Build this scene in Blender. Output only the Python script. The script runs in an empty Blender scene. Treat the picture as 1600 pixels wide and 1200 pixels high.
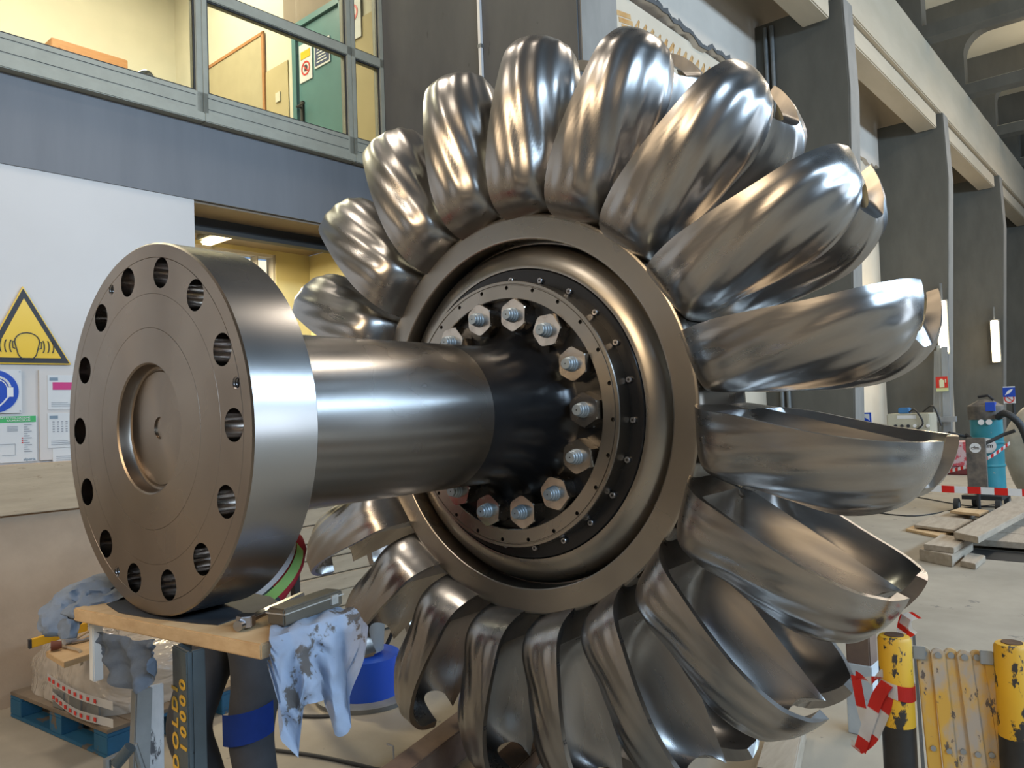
import bpy, bmesh, math, random
from mathutils import Vector, Matrix, noise
random.seed(7)
R_ = math.radians; PI = math.pi
sc = bpy.context.scene
COL = sc.collection

# ------------------------------------------------------------------ camera
H = 1.72                                       # height of the shaft axis (world X runs along the shaft)
F_PX = 1208.85
CAM = Vector((-1.0178, -2.0770, 1.7351))
YAW, PITCH, ROLL = 0.673525, 0.033445, -0.035425
fw = Vector((math.cos(YAW)*math.cos(PITCH), math.sin(YAW)*math.cos(PITCH), math.sin(PITCH)))
rt0 = Vector((math.sin(YAW), -math.cos(YAW), 0)); up0 = rt0.cross(fw)
rt = math.cos(ROLL)*rt0 + math.sin(ROLL)*up0
up = -math.sin(ROLL)*rt0 + math.cos(ROLL)*up0
cd = bpy.data.cameras.new('camera'); cam = bpy.data.objects.new('camera', cd); COL.objects.link(cam)
cam.matrix_world = Matrix((rt, up, -fw)).transposed().to_4x4(); cam.location = CAM
cd.sensor_width = 36; cd.lens = 36*F_PX/1600; cd.clip_start = .05; cd.clip_end = 200
sc.camera = cam

# wall frame: origin on the floor below the camera, x along the long wall, y towards it
WYAW = -0.0444
MW = Matrix.Translation((CAM.x, CAM.y, 0)) @ Matrix.Rotation(WYAW, 4, 'Z')
ID = Matrix.Identity(4)
def ray(u, v): return rt*((u-800)/F_PX) - up*((v-600)/F_PX) + fw
def at(u, v, ax, val, F=MW):                   # the place in frame F where the sight line meets coordinate ax = val
    Fi = F.inverted(); c = Fi @ CAM; d = Fi.to_3x3() @ ray(u, v)
    return c + d*((val-c[ax])/d[ax])

# ------------------------------------------------------------------ world, light, exposure
w = bpy.data.worlds.new('world'); sc.world = w; w.use_nodes = True
bg = w.node_tree.nodes['Background']; bg.inputs[0].default_value = (.42, .60, 1, 1); bg.inputs[1].default_value = .6
sc.view_settings.view_transform = 'Standard'; sc.view_settings.look = 'None'
sc.view_settings.exposure = 0.1; sc.view_settings.gamma = 1
sc.cycles.use_denoising = True
try: sc.cycles.denoiser = 'OPENIMAGEDENOISE'
except Exception: pass
sc.cycles.max_bounces = 8; sc.cycles.sample_clamp_indirect = 6
sc.cycles.caustics_reflective = False; sc.cycles.caustics_refractive = False

def area(name, p, size, aim, power, col, F=MW, spread=180):
    l = bpy.data.lights.new(name, 'AREA'); l.shape = 'RECTANGLE'; l.size, l.size_y = size
    l.energy = power; l.color = col; l.spread = R_(spread)
    o = bpy.data.objects.new(name, l); COL.objects.link(o)
    q = (F.to_3x3() @ Vector(aim)).to_track_quat('-Z', 'Y')
    o.matrix_world = Matrix.Translation(F @ Vector(p)) @ q.to_matrix().to_4x4()
    return o
DAY = (.56, .77, 1.0); WARM = (1.0, .74, .46)
# daylight through the clerestory windows of the wall opposite
for k in range(5):
    area('window_daylight', (-2.5+6.5*k, -9.3, 6.6), (4.8, 1.7), (0, 1, -.22), 680, DAY)
# unseen low area of bluish daylight on the right; the wall there is closed
area('right_daylight', (8.5, -9.2, 2.2), (5, 3.4), (0, 1, 0), 190, (.72, .85, 1.0))
# high bay lamps under the roof
for x, y in ((-5.0, 3.2), (1.5, 4.2), (7.5, .5), (14, .5), (21, .5), (28, .5)):
    area('high_bay_lamp', (x, y, 9.4), (1.1, 1.1), (0, 0, -1), 180, (1, .87, .72))
area('high_bay_lamp', (-5.5, 1.5, 5.2), (2.6, 2.0), (.75, .1, -.5), 210, WARM)
for xx in (0.2, 3.4): area('office_lamp', (xx, 8.6, 8.2), (2.4, 1.4), (0, 0, -1), 260, (1, .90, .70))
area('roof_uplight', (22, -1, 10.1), (16, 6), (0, 0, 1), 600, (1, .86, .62))

# ------------------------------------------------------------------ materials
def nodes(name):
    m = bpy.data.materials.new(name); m.use_nodes = True
    nt = m.node_tree; return m, nt, nt.nodes['Principled BSDF']
def setv(b, k, v):
    if k in b.inputs: b.inputs[k].default_value = v
def coords(nt, scale=(1, 1, 1)):
    tc = nt.nodes.new('ShaderNodeTexCoord'); mp = nt.nodes.new('ShaderNodeMapping')
    mp.inputs['Scale'].default_value = scale; nt.links.new(tc.outputs['Object'], mp.inputs[0]); return mp.outputs[0]
def nz(nt, vec, scale, detail=4, rough=.6, dist=0):
    n = nt.nodes.new('ShaderNodeTexNoise'); n.inputs['Scale'].default_value = scale
    n.inputs['Detail'].default_value = detail; n.inputs['Roughness'].default_value = rough
    n.inputs['Distortion'].default_value = dist; nt.links.new(vec, n.inputs['Vector']); return n.outputs[0]
def ramp(nt, fac, stops):
    r = nt.nodes.new('ShaderNodeValToRGB'); e = r.color_ramp.elements
    while len(e) < len(stops): e.new(.5)
    for i, (p, c) in enumerate(stops):
        e[i].position = p; e[i].color = (*c, 1) if len(c) == 3 else c
    nt.links.new(fac, r.inputs[0]); return r.outputs[0]
def mix(nt, fac, a, b):
    m = nt.nodes.new('ShaderNodeMix'); m.data_type = 'RGBA'
    nt.links.new(fac, m.inputs[0])
    for s, i in ((a, 6), (b, 7)):
        if hasattr(s, 'node'): nt.links.new(s, m.inputs[i])
        else: m.inputs[i].default_value = (*s, 1)
    return m.outputs[2]
def bump(nt, b, h, strength=.2, dist=.01):
    n = nt.nodes.new('ShaderNodeBump'); n.inputs['Strength'].default_value = strength
    n.inputs['Distance'].default_value = dist; nt.links.new(h, n.inputs['Height']); nt.links.new(n.outputs[0], b.inputs['Normal'])
def dull(name, c1, c2=None, rough=.8, scale=3, metal=0, bmp=0, spots=None, stretch=(1, 1, 1), lo=.35, hi=.65, bscale=None):
    m, nt, b = nodes(name); v = coords(nt, stretch)
    c2 = c2 or tuple(x*.82 for x in c1)
    c = ramp(nt, nz(nt, v, scale, 6), [(lo, c1), (hi, c2)])
    if spots:                                   # (colour, threshold, scale) : stains, chips, dirt
        f = ramp(nt, nz(nt, v, spots[2], 5, .65), [(spots[1], (0, 0, 0)), (spots[1]+.03, (1, 1, 1))])
        c = mix(nt, f, c, spots[0])
    nt.links.new(c, b.inputs['Base Color']); setv(b, 'Roughness', rough); setv(b, 'Metallic', metal)
    if bmp: bump(nt, b, nz(nt, v, bscale or scale*6, 5), bmp, .01)
    return m
def plain(name, c, rough=.6, metal=0):
    m, nt, b = nodes(name); setv(b, 'Base Color', (*c, 1)); setv(b, 'Roughness', rough); setv(b, 'Metallic', metal); return m
def glow(name, c, s):
    m, nt, b = nodes(name); setv(b, 'Base Color', (*c, 1)); setv(b, 'Emission Color', (*c, 1)); setv(b, 'Emission Strength', s); return m
def steel(name, c1, c2, rlo, rhi, aniso=0, radial=False, bmp=.05, scale=(1, 1, 1), nscale=6, bdist=.003, bdetail=3):
    m, nt, b = nodes(name); v = coords(nt, scale)
    f = nz(nt, v, nscale, 6 if bmp else 2.5, .6, .4 if bmp else 0)
    nt.links.new(ramp(nt, f, [(.3, c1), (.7, c2)]), b.inputs['Base Color'])
    mr = nt.nodes.new('ShaderNodeMapRange'); nt.links.new(f, mr.inputs[0])
    mr.inputs[1].default_value = .3; mr.inputs[2].default_value = .7; mr.inputs[3].default_value = rlo; mr.inputs[4].default_value = rhi
    nt.links.new(mr.outputs[0], b.inputs['Roughness']); setv(b, 'Metallic', 1)
    setv(b, 'Anisotropic', aniso)
    if radial:
        t = nt.nodes.new('ShaderNodeTangent'); t.direction_type = 'RADIAL'; t.axis = 'X'; nt.links.new(t.outputs[0], b.inputs['Tangent'])
    if bmp: bump(nt, b, nz(nt, v, nscale*.8, bdetail, .5, .3), bmp, bdist)
    return m
M = {}
M['bucket'] = steel('ground_bucket_steel', (.44, .425, .41), (.34, .325, .31), .25, .36, bmp=.3, scale=(3.0, 3.0, .45), nscale=3.4, bdist=.010, bdetail=1.5)
M['disc'] = steel('turned_disc_steel', (.38, .355, .32), (.30, .28, .25), .24, .36, bmp=0, nscale=3)
M['flange'] = steel('turned_flange_steel', (.30, .255, .21), (.24, .20, .165), .24, .34, aniso=.75, radial=True, bmp=0, nscale=3)
M['bore'] = steel('bored_hole_steel', (.60, .57, .54), (.50, .47, .45), .10, .16, bmp=0)
M['shaft'] = steel('turned_shaft_steel', (.37, .36, .35), (.30, .29, .28), .20, .30, aniso=.3, radial=True, bmp=0, scale=(.6, 1, 1), nscale=3)
M['nut'] = steel('machined_nut_steel', (.62, .57, .51), (.45, .41, .37), .16, .3, bmp=0, nscale=14)
M['stud'] = dull('galvanised_stud', (.40, .46, .50), (.30, .35, .39), .45, 20, metal=.55)
M['blackpaint'] = dull('black_paint', (.008, .008, .009), (.013, .013, .014), .26, 6, bmp=.04)
M['black'] = plain('black_hole', (.01, .01, .01), .6)
M['screw'] = plain('screw_steel', (.45, .45, .47), .3, 1)
# room
M['concrete'] = dull('dark_grey_concrete', (.108, .110, .110), (.084, .086, .087), .85, 2.2, bmp=.15, stretch=(1, 1, .35), spots=((.065, .066, .066), .66, 9))
M['concrete_warm'] = dull('olive_grey_concrete', (.128, .120, .100), (.097, .092, .077), .88, 1.6, bmp=.15, stretch=(1, 1, .35))
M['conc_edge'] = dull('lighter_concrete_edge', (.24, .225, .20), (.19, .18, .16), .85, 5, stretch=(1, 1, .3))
M['white_beam'] = dull('pale_beam_paint', (.50, .42, .31), (.45, .375, .27), .8, 2, stretch=(.3, 1, 1))
M['cream'] = dull('cream_wall', (.62, .54, .42), (.58, .50, .385), .85, 2)
M['white_wall'] = dull('white_wall_paint', (.62, .59, .56), (.60, .57, .54), .7, 2)
M['band'] = dull('blue_grey_band_paint', (.178, .184, .196), (.162, .168, .180), .75, 2.5, stretch=(3, 3, .4))
M['parapet'] = dull('brown_rendered_parapet', (.46, .35, .25), (.39, .295, .21), .9, 3, bmp=.2, spots=((.13, .07, .035), .70, 2.8))
M['floor'] = dull('dusty_concrete_floor', (.36, .32, .255), (.265, .235, .185), .75, 1.1, bmp=.12, spots=((.17, .155, .135), .64, 4.5), bscale=14)
M['ceiling'] = dull('cream_vault', (.70, .63, .48), (.66, .59, .44), .9, 1)
M['outer'] = dull('hall_wall_paint', (.13, .12, .11), (.11, .10, .092), .9, 1)
M['frame'] = dull('sage_window_frame', (.34, .335, .27), (.30, .295, .235), .5, 8)
M['gasket'] = plain('dark_gasket', (.03, .03, .028), .7)
M['room_cream'] = dull('office_cream_wall', (.60, .565, .45), (.56, .53, .42), .85, 3)
M['dado'] = dull('office_yellow_dado', (.46, .38, .21), (.43, .355, .19), .8, 3)
M['room_yellow'] = dull('yellow_plaster', (.62, .55, .29), (.58, .51, .27), .85, 2)
M['soffit'] = dull('taupe_soffit', (.24, .19, .14), (.215, .17, .125), .8, 4)
M['teal'] = dull('teal_door_paint', (.075, .20, .205), (.065, .175, .18), .45, 3)
M['brownwood'] = dull('brown_wood_trim', (.42, .20, .08), (.36, .165, .06), .5, 6, stretch=(1, 1, 8))
M['corkboard'] = dull('tan_pinboard', (.42, .36, .22), (.385, .33, .20), .85, 5)
def glass():
    m, nt, b = nodes('window_glass'); nt.nodes.remove(b)
    t = nt.nodes.new('ShaderNodeBsdfTransparent'); t.inputs[0].default_value = (.93, .96, .93, 1)
    g = nt.nodes.new('ShaderNodeBsdfGlossy'); g.inputs['Roughness'].default_value = .02
    fr = nt.nodes.new('ShaderNodeFresnel'); fr.inputs[0].default_value = 1.35
    mx = nt.nodes.new('ShaderNodeMixShader'); nt.links.new(fr.outputs[0], mx.inputs[0]); nt.links.new(t.outputs[0], mx.inputs[1]); nt.links.new(g.outputs[0], mx.inputs[2])
    nt.links.new(mx.outputs[0], nt.nodes['Material Output'].inputs[0]); return m
M['glass'] = glass()
M['film'] = None
# goods
M['pine'] = dull('raw_pine', (.60, .42, .23), (.50, .33, .17), .7, 3, stretch=(1, 6, 14), spots=((.30, .16, .07), .72, 6))
M['oldwood'] = dull('weathered_plank', (.42, .35, .27), (.33, .27, .20), .8, 3, stretch=(1, 7, 7), spots=((.25, .20, .15), .66, 8), bmp=.1)
M['tanwood'] = dull('tan_formwork_wood', (.52, .42, .29), (.44, .35, .24), .8, 3, stretch=(1, 5, 9), spots=((.30, .22, .14), .66, 8), bmp=.1)
M['darkwood'] = dull('stained_old_timber', (.17, .11, .085), (.24, .16, .11), .8, 4, bmp=.2, spots=((.07, .045, .035), .62, 6))
M['rust'] = dull('rusty_steel', (.13, .065, .03), (.065, .04, .025), .7, 6, metal=.4, bmp=.2)
M['standpaint'] = dull('blue_grey_stand_paint', (.068, .09, .10), (.052, .068, .076), .45, 6, spots=((.015, .015, .017), .64, 22), bmp=.1)
M['yellowpaint'] = plain('yellow_marking_paint', (.62, .36, .03), .6)
M['barrel_yellow'] = dull('chipped_yellow_paint', (.72, .42, .02), (.62, .36, .03), .5, 4, spots=((.03, .028, .025), .545, 17), stretch=(1, 1, .6))
M['barrel_black'] = dull('scuffed_black_paint', (.012, .012, .012), (.03, .03, .03), .45, 9, spots=((.10, .10, .11), .68, 12))
M['slat'] = dull('worn_yellow_slat_paint', (.62, .38, .07), (.42, .38, .33), .6, 7, spots=((.12, .10, .09), .62, 30), stretch=(1, 1, .5), lo=.44, hi=.56)
M['greymetal'] = dull('grey_painted_metal', (.22, .23, .23), (.17, .18, .18), .5, 8, metal=.3)
M['alu'] = dull('aluminium_sheet', (.36, .39, .41), (.28, .31, .33), .45, 5, metal=.5, stretch=(1, 1, .2))
M['red'] = plain('red_plastic', (.55, .025, .03), .5)
M['white'] = plain('white_plastic', (.75, .75, .75), .5)
M['teal_drum'] = dull('teal_drum_paint', (.02, .20, .25), (.03, .24, .29), .4, 3, spots=((.16, .26, .25), .66, 5))
M['dustyblack'] = dull('dusty_black_plastic', (.06, .055, .05), (.17, .14, .11), .7, 6)
M['cabinet'] = dull('beige_cabinet_paint', (.46, .44, .34), (.42, .40, .31), .5, 5)
M['rubber'] = plain('black_rubber', (.02, .02, .02), .6)
M['pallet_blue'] = dull('blue_pallet_paint', (.018, .12, .24), (.015, .09, .17), .7, 4, spots=((.12, .10, .08), .60, 7))
M['pallet_top'] = dull('dirty_pallet_board', (.20, .155, .11), (.13, .105, .08), .85, 5, spots=((.03, .10, .17), .68, 8), bmp=.1)
M['trouser'] = dull('charcoal_work_fabric', (.050, .052, .060), (.038, .040, .046), .9, 9, bmp=.1)
M['trousers_blue'] = dull('royal_blue_fabric', (.015, .06, .36), (.012, .05, .29), .85, 12)
M['jacket'] = dull('red_jacket_fabric', (.40, .02, .035), (.32, .015, .025), .85, 8)
M['hivis'] = plain('hivis_band', (.45, .75, .25), .5)
M['silverband'] = plain('reflective_band', (.8, .82, .85), .35)
M['skin'] = plain('skin', (.55, .33, .24), .55)
M['hair'] = plain('dark_hair', (.03, .02, .015), .7)
M['rag'] = dull('pale_blue_cotton', (.52, .60, .74), (.44, .51, .64), .9, 5, spots=((.20, .18, .17), .555, 7.5), bmp=.25, bscale=24)
M['greyrag'] = dull('grey_blue_fleece', (.21, .25, .31), (.15, .18, .225), .95, 8, bmp=.3)
M['mat'] = dull('dark_oily_sheet', (.03, .032, .036), (.05, .054, .06), .6, 6)
setv(M['mat'].node_tree.nodes['Principled BSDF'], 'Specular IOR Level', .15)
M['tape_yellow'] = dull('level_yellow', (.75, .42, .02), (.68, .38, .02), .45, 5)
def tape_mat():
    m, nt, b = nodes('red_white_tape'); tc = nt.nodes.new('ShaderNodeTexCoord')
    sx = nt.nodes.new('ShaderNodeSeparateXYZ'); nt.links.new(tc.outputs['UV'], sx.inputs[0])
    mt = nt.nodes.new('ShaderNodeMath'); mt.operation = 'FRACT'; nt.links.new(sx.outputs[0], mt.inputs[0])
    nt.links.new(ramp(nt, mt.outputs[0], [(.49, (.72, .04, .03)), (.51, (.78, .78, .78))]), b.inputs['Base Color']); setv(b, 'Roughness', .4); return m
M['tape'] = tape_mat()
def wrap_mat():
    m, nt, b = nodes('clear_wrap'); v = coords(nt); setv(b, 'Base Color', (.62, .57, .50, 1)); setv(b, 'Roughness', .22)
    setv(b, 'Alpha', .55); setv(b, 'Specular IOR Level', .9); bump(nt, b, nz(nt, v, 5, 2, .5, 1.6), .8, .05); return m
M['wrap'] = wrap_mat()

# ------------------------------------------------------------------ mesh helpers (all shapes are authored in a frame F, world = F @ p)
def bm_new(): return bmesh.new()
def box(bm, lo, hi, rot=None, piv=None):
    vs = [bm.verts.new((x, y, z)) for x in (lo[0], hi[0]) for y in (lo[1], hi[1]) for z in (lo[2], hi[2])]
    for f in ((0, 1, 3, 2), (4, 6, 7, 5), (0, 4, 5, 1), (2, 3, 7, 6), (0, 2, 6, 4), (1, 5, 7, 3)): bm.faces.new([vs[i] for i in f])
    if rot is not None:
        p = Vector(piv) if piv is not None else (Vector(lo)+Vector(hi))/2
        for v in vs: v.co = p + rot @ (v.co-p)
    return vs
def prism(bm, pts, ext):
    a = [bm.verts.new(p) for p in pts]; b = [bm.verts.new(Vector(p)+Vector(ext)) for p in pts]; n = len(pts)
    bm.faces.new(a); bm.faces.new(b[::-1])
    for i in range(n): bm.faces.new([a[i], b[i], b[(i+1) % n], a[(i+1) % n]])
def basis(d):
    d = Vector(d).normalized(); a = Vector((0, 0, 1)) if abs(d.z) < .9 else Vector((1, 0, 0))
    x = d.cross(a).normalized(); return x, d.cross(x)
def cyl(bm, p0, p1, r0, r1=None, seg=24, cap=True):
    p0, p1 = Vector(p0), Vector(p1); r1 = r0 if r1 is None else r1; x, y = basis(p1-p0)
    A, B = [], []
    for i in range(seg):
        a = 2*PI*i/seg; d = x*math.cos(a)+y*math.sin(a); A.append(bm.verts.new(p0+d*r0)); B.append(bm.verts.new(p1+d*r1))
    for i in range(seg): bm.faces.new([A[i], A[(i+1) % seg], B[(i+1) % seg], B[i]])
    if cap: bm.faces.new(A[::-1]); bm.faces.new(B)
def tube(bm, pts, r, seg=10, radii=None):
    pts = [Vector(p) for p in pts]; rings = []; px = None
    for i, p in enumerate(pts):
        d = (pts[min(i+1, len(pts)-1)]-pts[max(i-1, 0)]).normalized()
        if px is None: px, _ = basis(d)
        px = (px-d*px.dot(d)).normalized(); py = d.cross(px); rr = radii[i] if radii else r
        rings.append([bm.verts.new(p+(px*math.cos(2*PI*k/seg)+py*math.sin(2*PI*k/seg))*rr) for k in range(seg)])
    for a, b in zip(rings, rings[1:]):
        for k in range(seg): bm.faces.new([a[k], a[(k+1) % seg], b[(k+1) % seg], b[k]])
    bm.faces.new(rings[0][::-1]); bm.faces.new(rings[-1])
def lathe(bm, prof, seg=96, c=(0, 0, 0), axis='X', closed=False):
    rings = []
    for (x, r) in prof:
        ring = []
        for i in range(seg):
            a = 2*PI*i/seg; s, k = math.sin(a)*r, math.cos(a)*r
            p = (x, -s, k) if axis == 'X' else (s, -k, x)
            ring.append(bm.verts.new((p[0]+c[0], p[1]+c[1], p[2]+c[2])))
            if r < 1e-6: break
        rings.append(ring)
    pairs = list(zip(rings, rings[1:])) + ([(rings[-1], rings[0])] if closed else [])
    for a, b in pairs:
        for i in range(seg):
            j = (i+1) % seg
            if len(a) == 1 and len(b) == 1: break
            if len(a) == 1: bm.faces.new([a[0], b[j], b[i]])
            elif len(b) == 1: bm.faces.new([a[i], a[j], b[0]])
            else: bm.faces.new([a[i], a[j], b[j], b[i]])
def smooth_curve(pts, n=8):
    pts = [Vector(p) for p in pts]; out = []
    for i in range(len(pts)-1):
        p0, p1, p2, p3 = pts[max(i-1, 0)], pts[i], pts[i+1], pts[min(i+2, len(pts)-1)]
        for k in range(n):
            t = k/n; out.append(.5*((2*p1)+(p2-p0)*t+(2*p0-5*p1+4*p2-p3)*t*t+(3*p1-p0-3*p2+p3)*t**3))
    return out+[pts[-1]]
INV = {}
def link_mesh(name, me, parent, loc=None):
    o = bpy.data.objects.new(name, me); COL.objects.link(o)
    if parent is not None: o.parent = parent
    if loc is not None: o.location = loc
    return o
def obj(name, bm, m, parent=None, F=ID, smooth=None, bevel=0, origin=None):
    """one mesh object; a child's vertices are stored relative to its thing, a top-level mesh gets its origin at its base"""
    for v in bm.verts: v.co = F @ v.co
    bmesh.ops.recalc_face_normals(bm, faces=bm.faces)
    if bevel:
        bmesh.ops.bevel(bm, geom=[e for e in bm.edges if len(e.link_faces) == 2 and e.calc_face_angle(0) > .6], offset=bevel, segments=2, affect='EDGES', clamp_overlap=True)
    if parent is not None: org = INV[parent.name]
    elif origin is not None: org = Vector(origin)
    else:
        n = len(bm.verts); c = sum((v.co for v in bm.verts), Vector())/n; org = Vector((c.x, c.y, min(v.co.z for v in bm.verts)))
    for v in bm.verts: v.co -= org
    me = bpy.data.meshes.new(name); bm.to_mesh(me); bm.free(); me.materials.append(m)
    if smooth is not None:
        for p in me.polygons: p.use_smooth = True
        me.set_sharp_from_angle(angle=R_(smooth))
    o = link_mesh(name, me, parent, None if parent is not None else org); INV[o.name] = org
    return o
def tag(o, label=None, cat=None, group=None, kind=None):
    if label: o['label'] = label
    if cat: o['category'] = cat
    if group: o['group'] = group
    if kind: o['kind'] = kind
    return o
def thing(name, label, cat, loc, group=None, F=ID):
    o = bpy.data.objects.new(name, None); COL.objects.link(o); p = F @ Vector(loc); o.location = p; o.empty_display_size = .1
    INV[o.name] = p; return tag(o, label, cat, group)
def struct(name, bm, m, F=MW, **k):
    return tag(obj(name, bm, m, None, F, **k), kind='structure')
def boolean(o, cutter_bm):
    me = bpy.data.meshes.new('cut'); bmesh.ops.recalc_face_normals(cutter_bm, faces=cutter_bm.faces); cutter_bm.to_mesh(me); cutter_bm.free()
    c = bpy.data.objects.new('cut', me); COL.objects.link(c)
    md = o.modifiers.new('b', 'BOOLEAN'); md.object = c; md.operation = 'DIFFERENCE'; md.solver = 'EXACT'
    bpy.context.view_layer.update(); dg = bpy.context.evaluated_depsgraph_get()
    new = bpy.data.meshes.new_from_object(o.evaluated_get(dg)); o.modifiers.clear(); mats = [m for m in o.data.materials]
    o.data = new; new.materials.clear()
    for m in mats: new.materials.append(m)
    for p in new.polygons: p.material_index = 0
    bpy.data.objects.remove(c); bpy.data.meshes.remove(me)
def resmooth(o, ang):
    for p in o.data.polygons: p.use_smooth = True
    o.data.set_sharp_from_angle(angle=R_(ang))
def text_mesh(name, s, size, m, parent, mat4, depth=.001, spacing=1.0, bold=0):
    """lettering: mat4 takes text plane (x right, y up) to world"""
    cu = bpy.data.curves.new('t', 'FONT'); cu.body = s; cu.size = size; cu.extrude = depth; cu.space_character = spacing; cu.offset = bold
    cu.align_x = 'CENTER'; cu.align_y = 'CENTER'; cu.resolution_u = 3
    t = bpy.data.objects.new('t', cu); COL.objects.link(t); bpy.context.view_layer.update()
    me = bpy.data.meshes.new_from_object(t.evaluated_get(bpy.context.evaluated_depsgraph_get()))
    bpy.data.objects.remove(t); bpy.data.curves.remove(cu)
    org = INV[parent.name]; me.transform(mat4); me.transform(Matrix.Translation(-org)); me.materials.clear(); me.materials.append(m)
    for p in me.polygons: p.material_index = 0
    return link_mesh(name, me, parent)
def frame(o, x, y): 
    x = Vector(x).normalized(); y = Vector(y).normalized(); z = x.cross(y); m = Matrix((x, y, z)).transposed().to_4x4(); m.translation = Vector(o); return m

# ================================================================== THE SETTING (wall frame)
XD0, XD1, YWALL = 2.875, 4.76, 5.7
bm = bm_new(); box(bm, (-9, -10, -.2), (60, 12, 0)); struct('floor', bm, M['floor'])
bm = bm_new(); box(bm, (-9, -10.4, 0), (-8.8, 12, 12.6)); box(bm, (-9, -10.4, 12.6), (-8.8, 12, 12.8)); struct('wall_back', bm, M['outer'])
bm = bm_new()
box(bm, (-9, -10, 0), (60, -9.8, 5.6)); box(bm, (-9, -10, 8.4), (60, -9.8, 12.8))
for k in range(11): box(bm, (-9+6.5*k, -10, 5.6), (-7.5+6.5*k+.2, -9.8, 8.4))
struct('wall_right', bm, M['outer'])
bm = bm_new(); box(bm, (60, -10, 0), (60.2, 12, 12.8)); struct('wall_far', bm, M['concrete'])
bm = bm_new(); box(bm, (-9, -10, 12.6), (14.5, 6.2, 12.8)); struct('ceiling', bm, M['concrete'])
bm = bm_new(); box(bm, (14.5, -10, 12.6), (60, 6.2, 12.8)); struct('ceiling_vault', bm, M['ceiling'])
# long wall: white panel, parapet, band, upper wall
bm = bm_new(); box(bm, (-9, YWALL, 1.49), (XD0, YWALL+.25, 3.444)); struct('wall_left', bm, M['white_wall'])
bm = bm_new(); box(bm, (-9, 5.60, 0), (XD0+.05, YWALL+.2, 1.50)); struct('wall_parapet', bm, M['parapet'])
bm = bm_new(); box(bm, (-9, 5.555, 1.19), (XD0, 5.60, 1.50)); struct('trim_1', bm, M['tanwood'], bevel=.004)
bm = bm_new(); box(bm, (-9, YWALL-.01, 3.444), (XD1, YWALL+.45, 4.055)); struct('wall_band', bm, M['band'])
bm = bm_new(); box(bm, (-9, YWALL, 6.9), (XD1, YWALL+.4, 12.7)); struct('wall_upper', bm, M['concrete'])
bm = bm_new(); box(bm, (5.3, YWALL, 0), (60, YWALL+.3, 7.48)); struct('wall_bays', bm, M['cream'])
# bays above the broken plaster edge, standing a little proud, with a ragged lower edge
bm = bm_new()
pts = []; x = 5.3; rnd = random.Random(3)
while x < 60: pts.append((x, 5.60, 7.50+rnd.uniform(-.05, .06)+.04*math.sin(x*2.1))); x += .16
prism(bm, pts+[(60, 5.60, 12.7), (5.3, 5.60, 12.7)], (0, .4, 0)); struct('wall_bays_upper', bm, dull('warm_white_plaster', (.60, .53, .45), (.56, .495, .42), .85, 2))
bm = bm_new()
for i in range(len(pts)-1):
    if pts[i][0] < 13.4:
        a = Vector(pts[i]); b = Vector(pts[i+1]); h = rnd.uniform(.04, .11)
        prism(bm, [a+Vector((0, -.012, 0)), b+Vector((0, -.012, 0)), b+Vector((0, -.012, h)), a+Vector((0, -.012, rnd.uniform(.04, .11)))], (0, .02, 0))
struct('trim_2', bm, M['concrete'])
# ochre scribbles on the plaster
def ochre():
    m, nt, b = nodes('ochre_patches'); return m
M['ochre'] = dull('ochre_wall_marks', (.48, .24, .07), (.56, .36, .16), .9, 6)
bm = bm_new(); x = 9.3
def stroke(bm, p, q, wd=.03):
    p, q = Vector(p), Vector(q); d = (q-p).normalized(); n = Vector((-d.z, 0, d.x))*wd
    prism(bm, [p-n, p+n, q+n, q-n], (0, .012, 0))
for k in range(14):
    xx = 9.35+k*.20; stroke(bm, (xx, 5.695, 6.98+.02*math.sin(k*3)), (xx+.24, 5.695, 7.27), .016+.008*(k % 3)); stroke(bm, (xx+.24, 5.695, 7.27), (xx+.16, 5.695, 6.95), .014)
for (xx, zz) in ((9.05, 7.10), (9.12, 7.02), (9.0, 7.18), (12.0, 6.95), (12.2, 7.0), (12.35, 6.9)):
    stroke(bm, (xx, 5.695, zz), (xx+.36, 5.695, zz+.06), .035)
struct('trim_3', bm, M['ochre'])
# pylons: side face towards the camera, paler front edge, flaring out towards the floor
def pylon(n, x, wd, yt, yb, warm=False, ztop=8.5, wtop=None):
    bm = bm_new(); prism(bm, [(x, yb, 0), (x, yt, 6.9), (x, yt+.05, 12.6 if ztop > 9 else ztop), (x, 5.75, 12.6 if ztop > 9 else ztop), (x, 5.75, 0)], (wd, 0, 0))
    struct('wall_pylon_%d' % n, bm, M['concrete'] if n == 1 else M['concrete_warm'], bevel=.015)
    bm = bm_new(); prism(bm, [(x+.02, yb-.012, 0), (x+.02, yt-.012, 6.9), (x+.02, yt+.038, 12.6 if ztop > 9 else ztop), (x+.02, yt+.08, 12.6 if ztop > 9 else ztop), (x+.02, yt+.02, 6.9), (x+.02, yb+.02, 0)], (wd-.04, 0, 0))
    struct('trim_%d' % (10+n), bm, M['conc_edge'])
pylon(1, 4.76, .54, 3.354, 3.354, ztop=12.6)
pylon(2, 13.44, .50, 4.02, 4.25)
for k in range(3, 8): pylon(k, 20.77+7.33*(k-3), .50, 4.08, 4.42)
# crane beam, secondary beams between the pylons
bm = bm_new(); box(bm, (5.3, 4.15, 8.5), (60, 4.72, 9.9)); struct('trim_20', bm, M['white_beam'], bevel=.02)
for k, (x0, x1) in enumerate(((5.3, 13.3), (14.3, 20.65), (21.6, 28.0), (28.9, 35.3))):
    bm = bm_new(); box(bm, (x0, 4.24, 8.12), (x1, 4.70, 8.49)); struct('trim_%d' % (21+k), bm, M['white_beam'], bevel=.02)
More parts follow.
